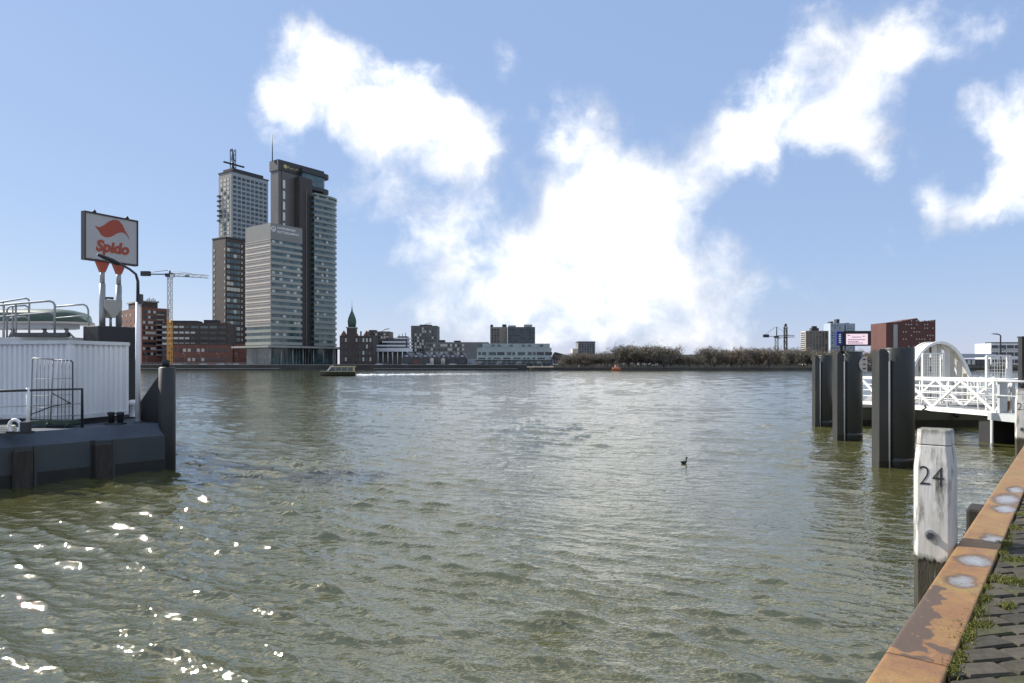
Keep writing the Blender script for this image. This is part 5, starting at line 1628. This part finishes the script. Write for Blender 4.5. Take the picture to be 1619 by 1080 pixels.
# sign on two posts over a black plinth
sp0, sp1 = P(133, 0, 26.0), P(214, 0, 27.8)
d_ = Vector((sp1.x - sp0.x, sp1.y - sp0.y, 0)); SW = d_.length; sang = math.atan2(d_.y, d_.x)
t = empty('sign', ((sp0.x + sp1.x) / 2, (sp0.y + sp1.y) / 2, 1.56), sang, 'white framed sign board with orange leaf emblem and lettering on two posts', 'sign')
z0s, z1s = zat(408, 26.0) - 1.56, zat(336, 26.0) - 1.56
SH = z1s - z0s
hw = SW / 2
M_board = mat('sign_board', (.42, .41, .40), .5, var=.06, scale=1)
M_org = mat('sign_orange', (.36, .06, .025), .5, var=.08)
MB().box(-hw, hw, -.09, .09, z0s, z1s).build('panel', M_board, t)
mb1 = MB()
mb1.box(-hw - .05, hw + .05, -.12, .12, z1s, z1s + .06); mb1.box(-hw - .05, hw + .05, -.12, .12, z0s - .06, z0s)
mb1.box(-hw - .05, -hw, -.12, .12, z0s, z1s); mb1.box(hw, hw + .05, -.12, .12, z0s, z1s)
mb1.build('frame', mat('sign_frame', (.035, .022, .018), .5, var=.2), t)
for f in (.19, .83):
    MB().lathe([(.07, 0), (.07, .05), (.03, .12)], 8, (-hw + SW * f, 0, z1s + .06)).build('lifting_eye', M_black, t)
LEAF = [(295, 300), (345, 322), (400, 300), (450, 268), (500, 252), (540, 254), (580, 272), (620, 320), (650, 385), (690, 450), (706, 490), (665, 430), (635, 408), (605, 398), (560, 402), (490, 435), (455, 442), (415, 438), (370, 410), (335, 355)]
lf = []
for (x, y) in LEAF:
    u_ = (x - 190) / 605.0
    ty = 140 + (x - 190) * (165 / 605.0); by = 655 + (x - 190) * (112 / 605.0)
    lf.append((-hw + u_ * SW, z0s + SH * (by - y) / (by - ty)))
MB().prism(lf, .0905, .098, Matrix.Rotation(R(90), 4, 'X')).build('leaf_emblem', M_org, t)
me = text_mesh('Spido', .58, M_org, extrude=.004, shear=.18, offset=.028)
xs_ = [v_.co.x for v_ in me.vertices]; w_ = max(xs_) - min(xs_)
tl_ = inst('lettering', me, t, (-hw + SW * .51, -.098, z0s + SH * .205), (R(90), 0, 0), scale=(SW * .655 / w_, 1, 1))
sx = SW * .655 / w_
mb1 = MB()
for f in (.345, .375, .405, .505, .535, .655, .685):
    mb1.box(-hw + SW * f - .045, -hw + SW * f + .05, -.103, -.0985, z0s + SH * .205, z0s + SH * .225)
mb1.build('serif', M_org, t)
for f in (.34, .66):
    x = -hw + SW * f
    MB().prism([(x - .25, z0s - .061), (x + .25, z0s - .061), (x + .08, z0s - .46), (x - .08, z0s - .46)], -.08, .08, Matrix.Rotation(R(90), 4, 'X')).build('bracket', M_org, t)
    MB().tube([(x, 0, zat(518, 27) - 1.56), (x, 0, z0s - .9)], .11, 12).build('post', M_galv, t)
    MB().tube([(x, 0, z0s - .9), (x, 0, z0s - .44)], .085, 12).build('post_top', M_galv, t)
zp = zat(517, 27) - 1.56
MB().box(-.78, .78, -.5, .5, 0.002, zp).build('plinth', M_black, t, bevel=.03)
MB().prism([(-.34, 1.05 + zp), (.34, 1.05 + zp), (.34, .75 + zp), (.06, .35 + zp), (-.06, .35 + zp), (-.34, .75 + zp)], -.2, .2, Matrix.Rotation(R(90), 4, 'X')).build('hopper_box', M_greyp, t)
MB().tube([(0, 0, zp), (0, 0, zp + .4)], .05, 8).build('hopper_stem', M_galv, t)
MB().tube([(-.2, 0, zp + 1.05), (-.2, 0, zp + 1.13), (.1, 0, zp + 1.13)], .05, 8).build('hopper_lid', M_dark, t)
# lamp post
lp0 = Vector((P(218, 0, 24.0).x, 24.0, 1.562))
t = empty('street_lamp', lp0, 0, 'white lamp post with curved dark arm beside the container', 'street lamp')
zz1 = zat(478, 24) - 1.56
MB().tube([(0, 0, 0), (0, 0, zz1)], [.085, .075], 12).build('post', M_white, t)
MB().lathe([(.13, 0), (.12, .04)], 12).build('base_plate', M_galv, t)
MB().box(.05, .16, -.08, .06, zz1 - .05, zz1 + .28).build('control_box', M_dark, t)
f24 = 24.0 / F
arm = [(0, 0, zz1), (0, 0, zat(445, 24) - 1.56), (-2 * f24, -.05, zat(434, 24) - 1.56), (-8 * f24, -.2, zat(427, 24) - 1.56), (-16 * f24, -.4, zat(421, 24) - 1.56), (-21 * f24, -.5, zat(419, 24) - 1.56)]
MB().tube(arm, [.06, .05, .045, .042, .04, .04], 10).build('arm', M_dark, t)
MB().tube([(-18 * f24, -.44, zat(420.5, 24) - 1.56), (-24 * f24, -.58, zat(417.5, 24) - 1.56), (-38 * f24, -.95, zat(409, 24) - 1.56)], [.06, .1, .05], 8).build('lamp_head', M_black, t)
# deck railing, cage trolley, bollards
p0 = P(130, 0, 21.75); p1 = P(-40, 0, 19.6)
t = wroot('deck_railing', Vector((p0.x, p0.y, 1.562)), 'dark tube handrail on the pontoon deck before the container', 'railing')
rz_ = zat(615, 21.75)
wbuild(MB().tube([(p0.x, p0.y, 1.562), (p0.x, p0.y, rz_), (p1.x, p1.y, rz_)], .045, 8), 'handrail', M_dark, t)
for f in (.53, ):
    q = p0.lerp(p1, f)
    wbuild(MB().tube([(q.x, q.y, 1.562), (q.x, q.y, rz_ + .08)], .05, 8), 'post', M_white, t)
for zf in (.33, .62):
    wbuild(MB().tube([(p0.x, p0.y, 1.562 + (rz_ - 1.562) * zf), (p1.x, p1.y, 1.562 + (rz_ - 1.562) * zf)], .014, 6), 'mid_rail', M_galv, t)
t = wroot('cage_trolley', Vector((P(82, 0, 22.0).x, 22.0, 1.562)), 'tall wire cage trolley leaning by the container side', 'trolley')
def tp(px, py, Y=21.95):
    return P(px, py, Y)
fr = [tp(49, 664), tp(50, 610), tp(51, 569), tp(52.5, 566.5), tp(84, 568)]
wbuild(MB().tube(fr, .022, 6), 'frame', M_galv, t)
wbuild(MB().tube([tp(80, 664), tp(82, 610), tp(84.5, 568)], .022, 6), 'frame', M_galv, t)
wbuild(MB().tube([tp(84.5, 569, 22.1), tp(112, 570, 22.1), tp(115, 573, 22.1), tp(115, 664, 22.1)], .022, 6), 'frame', M_dark, t)
for k, px_ in enumerate((57, 63, 70, 76, 91, 97, 103, 109)):
    wbuild(MB().tube([tp(px_, 664, 22.02), tp(px_ + 1, 568, 22.02)], .012, 6), 'wire', M_galv, t)
for py_ in (598, 624, 643):
    wbuild(MB().tube([tp(50, py_ + 2, 22.0), tp(115, py_, 22.06)], .010, 6), 'wire', M_galv, t)
wbuild(MB().tube([tp(50, 655), tp(81, 643), tp(112, 637)], .018, 6), 'brace', M_black, t)
wbuild(MB().tube([tp(83, 622), tp(112, 638)], .016, 6), 'brace', M_black, t)
q = P(82, 0, 22.0)
wbuild(MB().box(q.x - .72, q.x + .78, 21.7, 22.25, 1.66, 1.78), 'base', mat('trolley_green', (.03, .06, .035), .6, var=.3), t)
for sx in (-.6, .0, .65):
    wbuild(MB().tube([(q.x + sx, 21.66, 1.562), (q.x + sx + .12, 21.66, 1.72)], .035, 6), 'foot', MATS['trolley_green'], t)
def bollard(px_, Y_, label, m):
    p = P(px_, 0, Y_)
    g_ = wroot('bollard', Vector((p.x, p.y, 1.562)), label, 'bollard')
    MB().box(-.28, .28, -.16, .16, 0, .06).build('base', M_dark, g_)
    for sx in (-.15, .15):
        MB().lathe([(.09, .06), (.085, .3), (.12, .34), (.12, .4), (.06, .42)], 12, (sx, 0, 0)).build('horn', m, g_)
    return g_
bollard(183, 22.9, 'small black double bollard on the deck right of the container corner', M_black)
p = P(30, 0, 19.9)
g_ = wroot('fairlead', Vector((p.x, p.y, 1.562)), 'white ring fairlead at the pontoon deck edge', 'fairlead')
MB().box(-.3, .36, -.12, .14, 0, .07).build('base', M_black, g_)
MB().tube([(-.12 + .17 * math.cos(R(a)), 0, .2 + .2 * math.sin(R(a))) for a in range(-60, 241, 25)], .05, 8).build('ring', M_white, g_)
MB().box(.1, .3, -.1, .1, .07, .34).build('roller', M_dark, g_)
p = P(211, 0, 25.6)
g_ = wroot('bollard', Vector((p.x, p.y, 1.562)), 'white capped bollard behind the lamp post', 'bollard')
MB().lathe([(.16, 0), (.14, .1), (.12, .45), (.2, .5), (.2, .62), (.1, .68)], 14).build('horn', M_white, g_)
MB().box(-.25, .25, -.2, .2, -.0, .05).build('base', M_dark, g_)
p = P(6, 0, 19.2)
g_ = wroot('rope_coil', Vector((-15.0, 20.15, 1.562)), 'pale rope coil lying on the pontoon deck by the fairlead', 'rope')
for k in range(4):
    MB().tube([(math.cos(R(a)) * (.32 - .02 * k), math.sin(R(a)) * (.32 - .02 * k), .03 + .05 * k) for a in range(0, 361, 24)], .03, 6, cap=False).build('turn', mat('rope', (.55, .52, .45), .8, var=.15, scale=20), g_)

# ------------------------------------------------------------------ pieces that belong to a part go one level deeper
def deeper(root_name, child_names, part_name):
    for r_ in [o for o in bpy.data.objects if o.parent is None and o.name.split('.')[0] == root_name]:
        kids = list(r_.children)
        part = next((k for k in kids if k.name.split('.')[0] == part_name), None)
        if part is None or part.location.length > 1e-6 or part.rotation_euler.x or part.rotation_euler.z:
            continue
        for k in kids:
            if k.name.split('.')[0] in child_names:
                k.parent = part
for a, b_, c_ in (('sign', ('leaf_emblem', 'lettering', 'serif', 'lifting_eye'), 'panel'), ('mooring_post', ('numerals', 'paint_edge'), 'shaft'), ('mooring_post', ('bolt',), 'washer'),
                  ('container', ('door_handle',), 'side_wall'), ('old_hotel', ('tower_cornice', 'cupola'), 'clock_tower'), ('brick_building', ('chimney',), 'roof_storey'),
                  ('water_taxi', ('mast',), 'cabin_roof'), ('water_taxi', ('rubbing_strake',), 'hull'), ('orange_boat', ('window', 'wheelhouse_roof'), 'wheelhouse'),
                  ('street_lamp', ('control_box', 'arm'), 'post'), ('display_board', ('side_lettering',), 'side_panel'), ('duck', ('bill',), 'body')):
    deeper(a, b_, c_)
